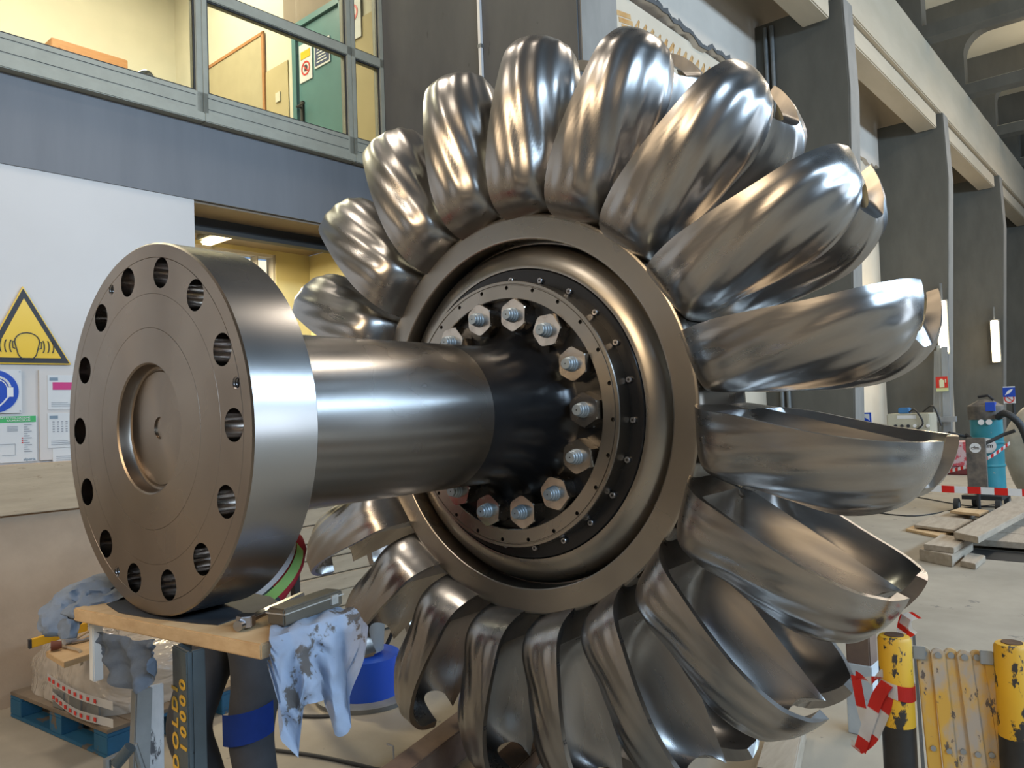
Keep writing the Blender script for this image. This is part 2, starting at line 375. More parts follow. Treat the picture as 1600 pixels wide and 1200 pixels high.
# roof frames with rounded openings
def rounded_rect(y0, y1, z0, z1, r, n=10):
    pts = [(y1, z0), (y0-.0, z0)]
    pts = [(y0, z0)]
    for k in range(n+1): a = PI - k*PI/2/n; pts.append((y0+r+r*math.cos(a), z1-r+r*math.sin(a)))
    for k in range(n+1): a = PI/2 - k*PI/2/n; pts.append((y1-r+r*math.cos(a), z1-r+r*math.sin(a)))
    pts.append((y1, z0)); return pts
for k in range(7):
    x = 15.0+4.55*k; bm = bm_new(); box(bm, (x, -9.8, 9.9), (x+.45, 5.6, 12.6))
    o = struct('wall_roof_frame_%d' % (k+1), bm, M['concrete_warm']); c = bm_new()
    for (a, b_) in ((-1.2, 4.2), (-7.4, -2.0)):
        inv = [(x-.2, y, z) for (y, z) in rounded_rect(a, b_, 10.2, 11.65, .62)]; prism(c, [MW @ Vector(p)-INV[o.name] for p in inv], (MW.to_3x3() @ Vector((.9, 0, 0))))
    c2 = c
    me_o = o.location.copy(); 
    for v in c2.verts: v.co += me_o
    boolean(o, c2)
    bm = bm_new(); box(bm, (x+.1, -9.5, 10.19), (x+.34, 5.0, 10.24)); struct('trim_%d' % (30+k), bm, M['ceiling'])

# gallery windows (sage steel frames, glass) and the office behind them
def win(n, x0, x1, z0=4.055, z1=6.9, mull=True):
    bm = bm_new(); y0, y1 = 5.64, 5.74
    box(bm, (x0, y0, z0+.05), (x1, y1, z0+.23)); box(bm, (x0, y0-.03, z0-.01), (x1, y1, z0+.06))
    box(bm, (x0, y0, 5.035), (x1, y1, 5.125)); box(bm, (x0, y0, z1-.1), (x1, y1, z1))
    box(bm, (x0, y0, z0), (x0+.05, y1, z1)); box(bm, (x1-.05, y0, z0), (x1, y1, z1))
    f = struct('window_%d' % n, bm, M['frame'], bevel=.006)
    for (a, b_) in ((z0+.23, 5.035), (5.125, z1-.1)):
        g = bm_new(); t = .012
        box(g, (x0+.05, 5.655, a), (x1-.05, 5.668, a+t)); box(g, (x0+.05, 5.655, b_-t), (x1-.05, 5.668, b_)); box(g, (x0+.05, 5.655, a), (x0+.05+t, 5.668, b_)); box(g, (x1-.05-t, 5.655, a), (x1-.05, 5.668, b_))
        obj('gasket', g, M['gasket'], f, MW)
        g = bm_new(); box(g, (x0+.05, 5.69, a), (x1-.05, 5.696, b_)); obj('pane', g, M['glass'], f, MW)
    for zz in (z0+.10, z0+.19):
        g = bm_new(); box(g, (x0+.04, y0-.002, zz), (x1-.06, y0, zz+.004)); obj('seam', g, M['gasket'], f, MW)
win(1, -3.2, 2.935); win(2, 2.935, 4.375); win(3, 4.375, 4.76); win(4, -9, -3.2)
bm = bm_new(); box(bm, (5.3, 5.8, 4.1), (5.5, 11.2, 8.5)); struct('wall_office_side', bm, M['room_cream'])
bm = bm_new(); box(bm, (-3, 10.98, 4.1), (5.3, 11.2, 8.5)); struct('wall_office_rear', bm, M['room_cream'])
bm = bm_new(); box(bm, (-3, 6.1, 8.3), (5.3, 11.2, 8.5)); struct('ceiling_office', bm, M['white_wall'])
bm = bm_new(); box(bm, (-3, 6.15, 3.95), (5.3, 11.2, 4.1)); struct('floor_office', bm, M['floor'])
bm = bm_new(); box(bm, (-3.2, 5.8, 4.1), (-3, 11.2, 8.5)); struct('wall_office_left', bm, M['room_cream'])
bm = bm_new(); box(bm, (5.285, 8.06, 4.1), (5.299, 10.97, 6.09)); box(bm, (5.285, 5.9, 4.1), (5.299, 6.86, 6.09)); struct('trim_40', bm, M['dado'])
bm = bm_new(); box(bm, (5.24, 5.9, 6.42), (5.299, 8.05, 7.1)); struct('trim_41', bm, M['soffit'])
d = bm_new(); box(d, (5.25, 6.95, 4.12), (5.297, 7.78, 6.34)); d = struct('door_1', d, M['teal'], bevel=.006)
g = bm_new(); box(g, (5.22, 6.87, 4.12), (5.298, 6.94, 6.42)); box(g, (5.22, 7.79, 4.12), (5.298, 7.87, 6.42)); box(g, (5.22, 6.87, 6.35), (5.298, 7.87, 6.42)); obj('door_frame', g, M['teal'], d, MW)
g = bm_new(); box(g, (5.225, 7.68, 5.22), (5.25, 7.73, 5.46)); cyl(g, (5.25, 7.705, 5.38), (5.16, 7.705, 5.38), .012); cyl(g, (5.17, 7.72, 5.38), (5.17, 7.56, 5.385), .011)
obj('door_handle', g, M['black'], d, MW)
M['paper'] = dull('paper_sheet', (.66, .67, .66), (.62, .63, .63), .6, 3)
M['signyellow'] = plain('sign_yellow', (.80, .50, .02), .35)
M['signblue'] = plain('sign_blue', (.012, .065, .42), .35)
M['signred'] = plain('sign_red', (.60, .03, .02), .4)
M['signgreen'] = plain('sign_green', (.06, .42, .13), .4)
M['navy'] = plain('navy_sign', (.03, .05, .13), .5)
M['ink'] = plain('dark_print', (.03, .03, .035), .6)
M['grayink'] = plain('grey_print', (.30, .31, .33), .6)
M['slate'] = plain('slate_print', (.20, .27, .33), .6)
M['magenta'] = plain('magenta_print', (.55, .03, .18), .4)
def disc(bm, c, r, n, th, seg=40, inner=0):
    x, y = basis(n); n = Vector(n).normalized(); c = Vector(c)
    if inner:
        R1 = [c+(x*math.cos(2*PI*k/seg)+y*math.sin(2*PI*k/seg))*r for k in range(seg)]; R2 = [c+(x*math.cos(2*PI*k/seg)+y*math.sin(2*PI*k/seg))*inner for k in range(seg)]
        A = [bm.verts.new(p) for p in R1]; B = [bm.verts.new(p) for p in R2]; C_ = [bm.verts.new(p+n*th) for p in R1]; D_ = [bm.verts.new(p+n*th) for p in R2]
        for i in range(seg):
            j = (i+1) % seg
            for q in ((A[i], A[j], B[j], B[i]), (C_[i], D_[i], D_[j], C_[j]), (A[i], C_[i], C_[j], A[j]), (B[i], B[j], D_[j], D_[i])): bm.faces.new(q)
    else: cyl(bm, c, c+n*th, r, seg=seg)
# office wall objects
t = thing('pinboard', 'large tan pinboard in a thin wooden frame on the office side wall', 'board', (5.29, 9.3, 5.51), F=MW)
g = bm_new(); box(g, (5.272, 8.60, 5.55), (5.284, 10.14, 6.58)); obj('board_panel', g, M['corkboard'], t, MW)
g = bm_new()
for a, b_ in (((8.55, 5.51), (8.60, 6.62)), ((10.14, 5.51), (10.19, 6.62)), ((8.55, 5.51), (10.19, 5.55)), ((8.55, 6.58), (10.19, 6.62))): box(g, (5.262, a[0], a[1]), (5.284, b_[0], b_[1]))
obj('board_frame', g, M['brownwood'], t, MW)
t = thing('pinboard', 'small wood framed pinboard just left of the window mullion', 'board', (5.29, 10.75, 5.4), F=MW)
g = bm_new(); box(g, (5.272, 10.45, 5.35), (5.284, 10.92, 6.0)); obj('board_panel', g, M['corkboard'], t, MW)
g = bm_new()
for a, b_ in (((10.41, 5.3), (10.45, 6.05)), ((10.92, 5.3), (10.96, 6.05)), ((10.41, 6.0), (10.96, 6.05))): box(g, (5.262, a[0], a[1]), (5.284, b_[0], b_[1]))
obj('board_frame', g, M['brownwood'], t, MW)
t = thing('wooden_cabinet', 'orange brown wooden cabinet front behind the left gallery window', 'cabinet', (3.99, 10.9, 4.1), F=MW)
g = bm_new(); box(g, (3.52, 10.6, 4.1), (4.46, 10.97, 6.655)); obj('cabinet_body', g, M['brownwood'], t, MW, bevel=.01)
g = bm_new(); box(g, (3.60, 10.575, 4.2), (4.38, 10.6, 6.56)); obj('door', g, M['brownwood'], t, MW, bevel=.02)
t = thing('door_notice', 'white notice with a yellow strip and a red prohibition circle on teal door', 'sign', (5.24, 7.6, 5.72), F=MW)
g = bm_new(); box(g, (5.238, 7.49, 5.68), (5.248, 7.74, 6.13)); obj('sheet', g, M['paper'], t, MW)
g = bm_new(); box(g, (5.234, 7.52, 5.95), (5.238, 7.71, 6.04)); obj('yellow_strip', g, M['signyellow'], t, MW)
g = bm_new(); disc(g, (5.237, 7.615, 5.83), .085, (-1, 0, 0), .003, inner=.066); box(g, (5.234, 7.545, 5.823), (5.237, 7.685, 5.837), Matrix.Rotation(R_(45), 3, 'X')); obj('prohibition_mark', g, M['signred'], t, MW)
g = bm_new(); prism(g, [(5.235, 7.59, 5.79), (5.235, 7.575, 5.84), (5.235, 7.60, 5.875), (5.235, 7.635, 5.87), (5.235, 7.645, 5.80)], (.002, 0, 0)); obj('hand_mark', g, M['ink'], t, MW)
t = thing('door_notice', 'dark blue notice with white lines of text on teal door', 'sign', (5.24, 7.3, 5.75), F=MW)
g = bm_new(); box(g, (5.238, 7.14, 5.76), (5.248, 7.44, 6.06)); obj('sheet', g, M['paper'], t, MW)
g = bm_new(); box(g, (5.234, 7.16, 5.785), (5.238, 7.42, 6.035)); obj('blue_field', g, M['navy'], t, MW)
g = bm_new()
for k in range(6): box(g, (5.231, 7.19+.02*(k % 2), 5.81+.036*k), (5.234, 7.39-.03*((k*7) % 3)/2, 5.823+.036*k))
obj('text_lines', g, M['paper'], t, MW)
t = thing('wall_notice', 'small white notice with red circle seen in the narrow end window', 'sign', (5.28, 6.45, 6.0), F=MW)
p = at(553, 22, 0, 5.29); g = bm_new(); box(g, (5.27, p.y-.14, p.z-.30), (5.28, p.y+.14, p.z+.17)); obj('sheet', g, M['paper'], t, MW)
g = bm_new(); disc(g, (5.269, p.y, p.z), .095, (-1, 0, 0), .003, inner=.07); box(g, (5.266, p.y-.08, p.z-.01), (5.269, p.y+.08, p.z+.01), Matrix.Rotation(R_(45), 3, 'X')); obj('prohibition_mark', g, M['signred'], t, MW)
# chrome lever with brass on the inner sill of the left window
p = at(230, 132, 1, 6.0); t = thing('chrome_tap', 'curved chrome fitting with brass stem inside the left gallery window', 'fitting', (p.x, 6.0, 4.1), F=MW)
g = bm_new(); tube(g, smooth_curve([(p.x-.17, 5.96, p.z-.05), (p.x-.05, 5.98, p.z+.07), (p.x+.02, 6.0, p.z+.09), (p.x+.07, 6.02, p.z+.02), (p.x-.0, 6.0, p.z+.0)], 6), .018); obj('lever', g, M['screw'], t, MW, smooth=60)
g = bm_new(); cyl(g, (p.x-.01, 6.0, 4.1), (p.x-.01, 6.0, p.z+.04), .022); cyl(g, (p.x+.04, 6.0, 4.1), (p.x+.04, 6.0, p.z-.01), .014); obj('brass_stem', g, plain('brass', (.6, .4, .1), .3, 1), t, MW)
t = thing('wall_switch', 'small cream wall switch between pinboard and teal door', 'switch', (5.28, 8.3, 5.4), F=MW)
p = at(435, 152, 0, 5.28); g = bm_new(); box(g, (5.268, p.y-.05, p.z-.06), (5.284, p.y+.05, p.z+.06)); obj('plate', g, M['room_cream'], t, MW, bevel=.003)

# doorway room under the gallery
bm = bm_new(); box(bm, (XD1, 6.2, 0), (XD1+.2, 7.1, 3.44)); struct('wall_store_side', bm, M['room_yellow'])
bm = bm_new(); box(bm, (-1, 6.95, 0), (2.7, 7.1, 3.6)); box(bm, (2.7, 6.95, 0), (4.36, 7.1, 2.0)); box(bm, (4.36, 6.95, 0), (XD1, 7.1, 3.6)); box(bm, (2.7, 6.95, 3.40), (4.36, 7.1, 3.6)); struct('wall_store_rear', bm, M['room_yellow'])
bm = bm_new(); box(bm, (-1, 6.15, 3.442), (XD1, 7.1, 3.6)); struct('ceiling_store', bm, M['soffit'])
bm = bm_new(); box(bm, (XD0, 5.72, 3.425), (XD1, 6.2, 3.443)); struct('trim_42', bm, M['soffit'])
bm = bm_new(); box(bm, (XD0, 6.10, 3.33), (XD1, 6.13, 3.425)); box(bm, (XD0, 6.06, 3.30), (XD1, 6.16, 3.335)); struct('trim_43', bm, M['gasket'])
bm = bm_new(); box(bm, (XD1-.03, 5.72, 0), (XD1, 6.2, 3.43)); struct('trim_44', bm, M['soffit'])
bm = bm_new(); box(bm, (-1.2, 5.9, 0), (-1, 7.1, 3.6)); struct('wall_store_left', bm, M['room_yellow'])
M['outdoor'] = glow('bright_outdoor_haze', (1, .88, .70), 1.15)
bm = bm_new(); box(bm, (2.7, 6.96, 2.0), (2.76, 7.08, 3.40)); box(bm, (4.33, 6.96, 2.0), (4.36, 7.08, 3.40)); box(bm, (2.7, 6.96, 3.37), (4.36, 7.08, 3.40)); box(bm, (3.68, 6.96, 2), (3.71, 7.08, 3.40)); box(bm, (4.15, 6.96, 2), (4.165, 7.08, 3.40)); wn = struct('window_5', bm, M['white_wall'])
g = bm_new(); box(g, (2.7, 7.04, 2.0), (4.36, 7.046, 3.40)); obj('pane', g, M['glass'], wn, MW)
bm = bm_new(); box(bm, (1.2, 9.6, 0), (7.5, 9.7, 3.93)); struct('wall_outdoor_haze', bm, M['outdoor'])
t = thing('bare_tree', 'bare twiggy tree outside the store room window', 'tree', (4.6, 8.9, 0), F=MW)
g = bm_new(); rnd = random.Random(5)
tube(g, [(4.6, 8.9, 0), (4.58, 8.9, 1.8), (4.62, 8.9, 3.2), (4.6, 8.9, 3.8)], .03, 6)
for k in range(90):
    z = rnd.uniform(2.2, 3.5); a = rnd.uniform(-.9, .5); s = rnd.uniform(.2, .55)
    p0 = Vector((4.6, 8.9, z)); p1 = p0+Vector((a*s, rnd.uniform(-.2, .2), .35*s)); p2 = p1+Vector((a*s*.5, 0, rnd.uniform(-.3, .3)*s)); tube(g, [p0, p1, p2], .006, 4)
obj('branches', g, M['darkwood'], t, MW)
t = thing('ceiling_lamp', 'lit fluorescent ceiling lamp in the doorway under the gallery', 'lamp', (3.5, 6.35, 3.44), F=MW)
g = bm_new(); box(g, (3.44, 6.22, 3.40), (3.60, 6.80, 3.44)); obj('lamp_housing', g, M['greymetal'], t, MW, bevel=.01)
g = bm_new(); box(g, (3.46, 6.24, 3.355), (3.58, 6.78, 3.40)); obj('lamp_tube', g, glow('lamp_glow_yellow', (1, .80, .42), 6), t, MW, bevel=.02)
area('store_lamp', (3.52, 6.6, 3.33), (.14, .6), (0, 0, -1), 85, (1, .84, .52))
# conduits on the pylons
t = thing('cable_conduit', 'thin pale conduit running up the first grey pylon', 'conduit', (4.74, 4.4, 0), F=MW)
p = at(750, 40, 0, 4.745); g = bm_new(); box(g, (4.730, p.y-.014, .3), (4.757, p.y+.014, 12.0)); obj('conduit_tube', g, M['white'], t, MW)
g = bm_new()
for z in (3.2, 4.0, 4.8, 5.6): g = bm_new(); box(g, (4.727, p.y-.02, z), (4.759, p.y+.02, z+.03)); obj('bracket', g, M['greymetal'], t, MW)
for (u, lab) in ((1196, 'left of the pair of black pipes on the second pylon'), (1206, 'right of the pair of black pipes on the second pylon')):
    p = at(u, 60, 0, 13.40); g = bm_new(); cyl(g, (13.40, p.y, 0), (13.40, p.y, 8.4), .035); tag(obj('pipe', g, M['greymetal'], None, MW, smooth=40), lab, 'pipe', 'pipes on the second pylon')

# signs on the white wall
T = thing('warning_sign', 'yellow triangular noise warning sign on the white wall', 'sign', (1.70, 5.68, 2.15), F=MW)
tri = [at(-32, 568, 1, 5.69), at(111, 570, 1, 5.69), at(35, 447, 1, 5.69)]; ctr = sum(tri, Vector())/3
def shrink(k, y): return [Vector((ctr.x+(p.x-ctr.x)*k, y, ctr.z+(p.z-ctr.z)*k)) for p in tri]
g = bm_new(); prism(g, shrink(1, 5.682), (0, .012, 0)); obj('yellow_plate', g, M['signyellow'], T, MW, bevel=.002)
g = bm_new(); prism(g, shrink(.95, 5.679), (0, .003, 0)); obj('black_border', g, M['ink'], T, MW)
g = bm_new(); prism(g, shrink(.76, 5.676), (0, .003, 0)); obj('yellow_field', g, M['signyellow'], T, MW)
g = bm_new(); hx, hz = ctr.x+.005, ctr.z-.055
def outline(bm, pts, wd, y, closed=True):
    n = len(pts)
    for i in range(n if closed else n-1):
        a, b_ = Vector(pts[i]), Vector(pts[(i+1) % n]); d = (b_-a); 
        if d.length < 1e-5: continue
        d.normalize(); nn = Vector((-d.z, 0, d.x))*wd/2; a = a-d*wd/3; b_ = b_+d*wd/3
        prism(bm, [a-nn, a+nn, b_+nn, b_-nn], (0, .003, 0))
head = []
for k in range(13): a = R_(200-220*k/12); head.append((hx+.072*math.cos(a), 5.672, hz+.03+.06*math.sin(a)))
head += [(hx+.052, 5.672, hz-.055), (hx+.028, 5.672, hz-.085), (hx-.028, 5.672, hz-.085), (hx-.052, 5.672, hz-.055)]
outline(g, head, .006, 5.672)
for s in (-1, 1):
    outline(g, [(hx+s*.072, 5.672, hz+.03), (hx+s*.084, 5.672, hz+.03), (hx+s*.082, 5.672, hz-.01), (hx+s*.07, 5.672, hz-.015)], .005, 5.672, False)
    for k in range(3):
        rr = .10+.028*k; outline(g, [(hx+s*(rr-.012+.012*math.cos(a)), 5.672, hz+.0+.04*math.sin(a)) for a in [R_(-70+14*j) for j in range(11)]], .006, 5.672, False)
obj('head_symbol', g, M['ink'], T, MW)
T = thing('mandatory_sign', 'round blue ear protection sign on a white square plate', 'sign', (1.55, 5.68, 1.85), F=MW)
a_ = at(33, 578, 1, 5.69); b_ = at(33, 645, 1, 5.69); hh = a_.z-b_.z; xc = a_.x-hh*.5; zc = (a_.z+b_.z)/2
g = bm_new(); box(g, (xc-hh*.5, 5.685, b_.z), (a_.x, 5.692, a_.z)); obj('plate', g, M['paper'], T, MW)
g = bm_new(); disc(g, (xc-.015, 5.685, zc), hh*.49, (0, -1, 0), .003, 64); obj('blue_disc', g, M['signblue'], T, MW)
g = bm_new()
outline(g, [(xc-.01+.085*math.cos(R_(a)), 5.679, zc+.01+.085*math.sin(R_(a))) for a in range(0, 181, 12)], .013, 5.679, False)
outline(g, [(xc-.01+.068*math.cos(R_(a)), 5.679, zc+.01+.068*math.sin(R_(a))) for a in range(0, 181, 12)], .006, 5.679, False)
outline(g, [(xc+.062, 5.679, zc-.035), (xc+.035, 5.679, zc-.07), (xc+.005, 5.679, zc-.10)], .009, 5.679, False)
box(g, (xc+.055, 5.677, zc-.035), (xc+.09, 5.682, zc+.025)); box(g, (xc-.11, 5.677, zc-.035), (xc-.075, 5.682, zc+.025))
obj('head_symbol', g, M['white'], T, MW)
for dx, dz in ((-.01, -.012), (-.01, -hh+.012)): g = bm_new(); cyl(g, (a_.x+dx, 5.688, a_.z+dz), (a_.x+dx, 5.682, a_.z+dz), .004, seg=10); obj('screw', g, M['screw'], T, MW)
T = thing('evacuation_plan', 'evacuation plan sheet with green header below the ear protection sign', 'poster', (1.5, 5.69, 1.51), F=MW)
p0 = at(-60, 728, 1, 5.69); p1 = at(57, 649, 1, 5.69)
g = bm_new(); box(g, (p0.x, 5.688, 1.512), (p1.x, 5.694, p1.z)); obj('sheet', g, M['paper'], T, MW)
g = bm_new(); box(g, (p0.x, 5.686, p1.z-.042), (p1.x-.005, 5.688, p1.z-.002)); obj('green_header', g, M['signgreen'], T, MW)
FT = lambda x, y, z: frame(MW @ Vector((x, y, z)), MW.to_3x3() @ Vector((1, 0, 0)), (0, 0, 1))
text_mesh('header_text', 'PIANO DI EVACUAZIONE', .017, M['white'], T, FT(p1.x-.135, 5.6845, p1.z-.013))
text_mesh('header_text', 'RÄUMUNGSPLAN', .017, M['white'], T, FT(p1.x-.105, 5.6845, p1.z-.031))
g = bm_new()
for k in range(13):
    z = p1.z-.06-.0145*k; box(g, (p1.x-.075, 5.6855, z), (p1.x-.03-.012*((k*5) % 3), 5.6875, z+.004))
for k in range(4): box(g, (p1.x-.17, 5.6855, p1.z-.07-.009*k), (p1.x-.11, 5.6875, p1.z-.067-.009*k))
outline(g, [(p1.x-.20, 5.6855, 1.56), (p1.x-.125, 5.6855, 1.56), (p1.x-.125, 5.6855, 1.63), (p1.x-.24, 5.6855, 1.63)], .002, 5.6855, False)
obj('plan_lines', g, M['grayink'], T, MW)
g = bm_new()
for k in range(13):
    if k in (6, 7, 8): z = p1.z-.06-.0145*k; box(g, (p1.x-.088, 5.6855, z-.001), (p1.x-.08, 5.6875, z+.006))
obj('red_marks', g, M['signred'], T, MW)
text_mesh('operator_name', 'alperia', .026, M['slate'], T, FT(p1.x-.045, 5.6865, 1.527))
T = thing('notice_board', 'white notice board with pinned laminated sheets, left of the flange', 'board', (1.9, 5.69, 1.51), F=MW)
p0 = at(60, 578, 1, 5.69); g = bm_new(); box(g, (p0.x, 5.682, 1.512), (p0.x+.56, 5.698, p0.z)); obj('board_panel', g, M['white_wall'], T, MW, bevel=.002)
for (u0, v0, u1, v1, lab) in ((74, 586, 118, 639, 'laminated sheet with a magenta banner, upper one on notice board'), (74, 646, 118, 698, 'laminated calendar sheet, middle one on notice board'), (82, 701, 118, 722, 'white sheet at the foot of the notice board')):
    q0 = at(u0, v0, 1, 5.68); q1 = at(u1, v1, 1, 5.68); t = thing('laminated_sheet', lab, 'sheet', (q0.x, 5.68, q1.z), F=MW)
    g = bm_new(); box(g, (q0.x, 5.678, q1.z), (q0.x+.28, 5.681, q0.z)); obj('sheet', g, M['paper'], t, MW)
    if v0 < 700:
        g = bm_new(); box(g, (q0.x+.012, 5.676, q0.z-.036), (q0.x+.062, 5.678, q0.z-.016)); obj('heading', g, M['slate'], t, MW)
    if v0 == 586: g = bm_new(); box(g, (q0.x+.03, 5.676, q0.z-.098), (q0.x+.20, 5.678, q0.z-.048)); obj('banner', g, M['magenta'], t, MW)
    g = bm_new(); n = 3
    for k in range(n): box(g, (q0.x+.02, 5.676, q1.z+.02+.012*k), (q0.x+.18-.03*k, 5.678, q1.z+.023+.012*k))
    if v0 == 646:
        for i in range(6):
            for j in range(5): box(g, (q0.x+.03+.026*i, 5.676, q0.z-.06-.016*j), (q0.x+.042+.026*i, 5.678, q0.z-.054-.016*j))
    obj('text_lines', g, M['grayink'], t, MW)

# ================================================================== THE TURBINE ROTOR (world frame, axis y = 0, z = H)
rotor = thing('turbine_rotor', 'polished steel turbine wheel with scooped buckets on a flanged shaft', 'turbine wheel', (1.0, 0, H-1.62))
AX = Matrix.Translation((0, 0, H))
def ring_pts(n, r, off): return [(off+2*PI*k/n) for k in range(n)]
# shaft end flange with 14 bolt holes
prof = [(.034, 0), (.034, .154), (.037, .158), (.037, .163), (.034, .168), (.028, .1705), (.004, .1735), (.0, .178),
        (.0, .2715), (.0012, .2722), (.0, .273), (.0, .3635), (.0009, .364), (.0, .3645), (.0, .4595), (.0014, .4605), (.0, .4615), (.0, .4955), (.0045, .5), (.181, .5), (.185, .496), (.185, .30), (.185, 0)]
bm = bm_new(); lathe(bm, prof, 160); fl = obj('shaft_flange', bm, M['flange'], rotor, AX)
c = bm_new(); A14 = ring_pts(14, .4203, .2176)
for a in A14: y, z = -.4203*math.sin(a), .4203*math.cos(a); cyl(c, (-.05, y, z), (.25, y, z), .0405, seg=40)
for d in (-26.0, 76.8, -154.6): a = R_(d); y, z = -.4465*math.sin(a), .4465*math.cos(a); cyl(c, (-.05, y, z), (.06, y, z), .0155, seg=24)
cyl(c, (-.05, 0, 0), (.04, 0, 0), .030, .030, seg=32); cyl(c, (.039, 0, 0), (.16, 0, 0), .030, .012, seg=32)
off = INV[rotor.name]
for v in c.verts: v.co = AX @ v.co
bpy.context.view_layer.update(); boolean(fl, c); resmooth(fl, 30)
fl.data.materials.append(M['bore']); fl.data.materials.append(M['shaft'])
for p in fl.data.polygons:
    q = p.center+off-Vector((0, 0, H)); rr = math.hypot(q.y, q.z)
    if abs(p.normal.x) < .2 and .37 < rr < .47: p.material_index = 1
    elif abs(p.normal.x) < .5 and rr > .49: p.material_index = 2
for d in (-26.0, 76.8, -154.6):
    a = R_(d); y, z = -.4465*math.sin(a), .4465*math.cos(a); g = bm_new()
    for k in range(7): disc(g, (.004+.007*k, y, z), .0155, (1, 0, 0), .003, 24, inner=.0125)
    obj('threaded_insert', g, M['screw'], rotor, AX)
bm = bm_new(); lathe(bm, [(.184, .30), (.20, .285), (.23, .2795), (.60, .279), (1.128, .279), (1.128, .25), (.184, .25)], 128, closed=True); obj('shaft', bm, M['shaft'], rotor, AX, smooth=30)
bm = bm_new()
fil = [(1.128+.0, .2787), (1.30, .279), (1.38, .281), (1.44, .287), (1.49, .298), (1.525, .313), (1.55, .333), (1.56, .352)]
lathe(bm, [(1.128, .20)]+fil+[(1.563, .36), (1.563, .4865), (1.70, .4865), (1.70, .20)], 128, closed=True); obj('shaft_coupling', bm, M['blackpaint'], rotor, AX, smooth=35)
bm = bm_new(); lathe(bm, [(1.529, .487), (1.526, .490), (1.526, .543), (1.530, .545), (1.530, .548), (1.526, .550), (1.526, .561), (1.530, .5635), (1.64, .5635), (1.64, .487)], 128, closed=True)
cl = obj('clamp_ring', bm, M['disc'], rotor, AX); c = bm_new()
for k in range(24): a = .0657+2*PI*k/24; y, z = -.5334*math.sin(a), .5334*math.cos(a); cyl(c, (1.50, y, z), (1.56, y, z), .0085, seg=20)
for v in c.verts: v.co = AX @ v.co
bpy.context.view_layer.update(); boolean(cl, c); resmooth(cl, 30)
for k in range(24): a = .0657+2*PI*k/24; y, z = -.5334*math.sin(a), .5334*math.cos(a); bm = bm_new(); cyl(bm, (1.538, y, z), (1.545, y, z), .0084, seg=16); obj('hole_dark_disc', bm, M['black'], rotor, AX)  # black disc inside each drilled hole puts its dark depth into colour
bm = bm_new(); lathe(bm, [(1.612, .55), (1.612, .619), (1.616, .622), (1.66, .622), (1.66, .55)], 128, closed=True); obj('seal_plate', bm, M['blackpaint'], rotor, AX, smooth=30)
scr = None
for k in range(23):
    a = R_(94+360*k/23)
    if scr is None:
        g = bm_new(); cyl(g, (1.612, 0, 0), (1.600, 0, 0), .0125, seg=20); cyl(g, (1.600, 0, 0), (1.598, 0, 0), .0125, .011, seg=20); prof_ = g
        org = INV[rotor.name]; bmesh.ops.recalc_face_normals(g, faces=g.faces); me = bpy.data.meshes.new('cap_screw'); g.to_mesh(me); g.free(); me.materials.append(M['screw']); scr = me
        g = bm_new(); cyl(g, (1.5982, 0, 0), (1.5975, 0, 0), .0055, seg=6); me2 = bpy.data.meshes.new('hex_socket'); g.to_mesh(me2); g.free(); me2.materials.append(M['black'])
    y, z = -.577*math.sin(a), .577*math.cos(a)
    o = link_mesh('cap_screw', scr, rotor, Vector((0, y, z+H))-INV[rotor.name]); s_ = link_mesh('hex_socket', me2, o)
# runner disc
bm = bm_new(); lathe(bm, [(1.630, .623), (1.616, .626), (1.615, .634), (1.617, .645), (1.624, .668), (1.638, .695), (1.660, .720), (1.688, .738), (1.71, .743), (1.71, .7470), (1.604, .7475), (1.6005, .7512), (1.600, .753), (1.600, .757), (1.600, .838), (1.600, .843), (1.6005, .847),
    (1.603, .853), (1.612, .858), (1.64, .861), (1.82, .862), (2.0, .861), (2.03, .856), (2.036, .848), (2.036, .45), (1.69, .45), (1.69, .623)], 200, closed=True)
obj('runner_disc', bm, M['disc'], rotor, AX, smooth=30)
# hex nuts with galvanised studs
def nut_mesh():
    bm = bm_new(); N = 72; rings = []
    def hexr(a): return .071*math.cos(PI/6)/math.cos(((a+PI/6) % (PI/3))-PI/6)
    for (x, lim) in ((0, .040), (0, .0655), (0.0, .0665), (.005, .072), (.060, .072), (.066, .066), (.0665, .063), (.105, .063), (.105, .01)):
        rings.append([bm.verts.new((x, -min(hexr(2*PI*i/N), lim)*math.sin(2*PI*i/N), min(hexr(2*PI*i/N), lim)*math.cos(2*PI*i/N))) for i in range(N)])
    for a, b in zip(rings, rings[1:]):
        for i in range(N): bm.faces.new([a[i], a[(i+1) % N], b[(i+1) % N], b[i]])
    bm.faces.new(rings[0]); bm.faces.new(rings[-1][::-1]); bmesh.ops.recalc_face_normals(bm, faces=bm.faces)
    me = bpy.data.meshes.new('hex_nut'); bm.to_mesh(me); bm.free(); me.materials.append(M['nut'])
    for p in me.polygons: p.use_smooth = True
    me.set_sharp_from_angle(angle=R_(20)); return me
def stud_mesh():
    bm = bm_new(); lathe(bm, [(.02, 0), (.0, .031), (-.006, .031), (-.010, .0285), (-.018, .0285), (-.022, .026), (-.030, .026), (-.034, .022), (-.044, .022), (-.047, .020), (-.047, 0)], 32)
    bmesh.ops.recalc_face_normals(bm, faces=bm.faces); me = bpy.data.meshes.new('stud'); bm.to_mesh(me); bm.free(); me.materials.append(M['stud'])
    for p in me.polygons: p.use_smooth = True
    me.set_sharp_from_angle(angle=R_(30)); return me
nm, sm = nut_mesh(), stud_mesh()
g = bm_new(); cyl(g, (-.0475, 0, 0), (-.0481, 0, 0), .0028, seg=12); pm = bpy.data.meshes.new('centre_mark'); g.to_mesh(pm); g.free(); pm.materials.append(M['black'])
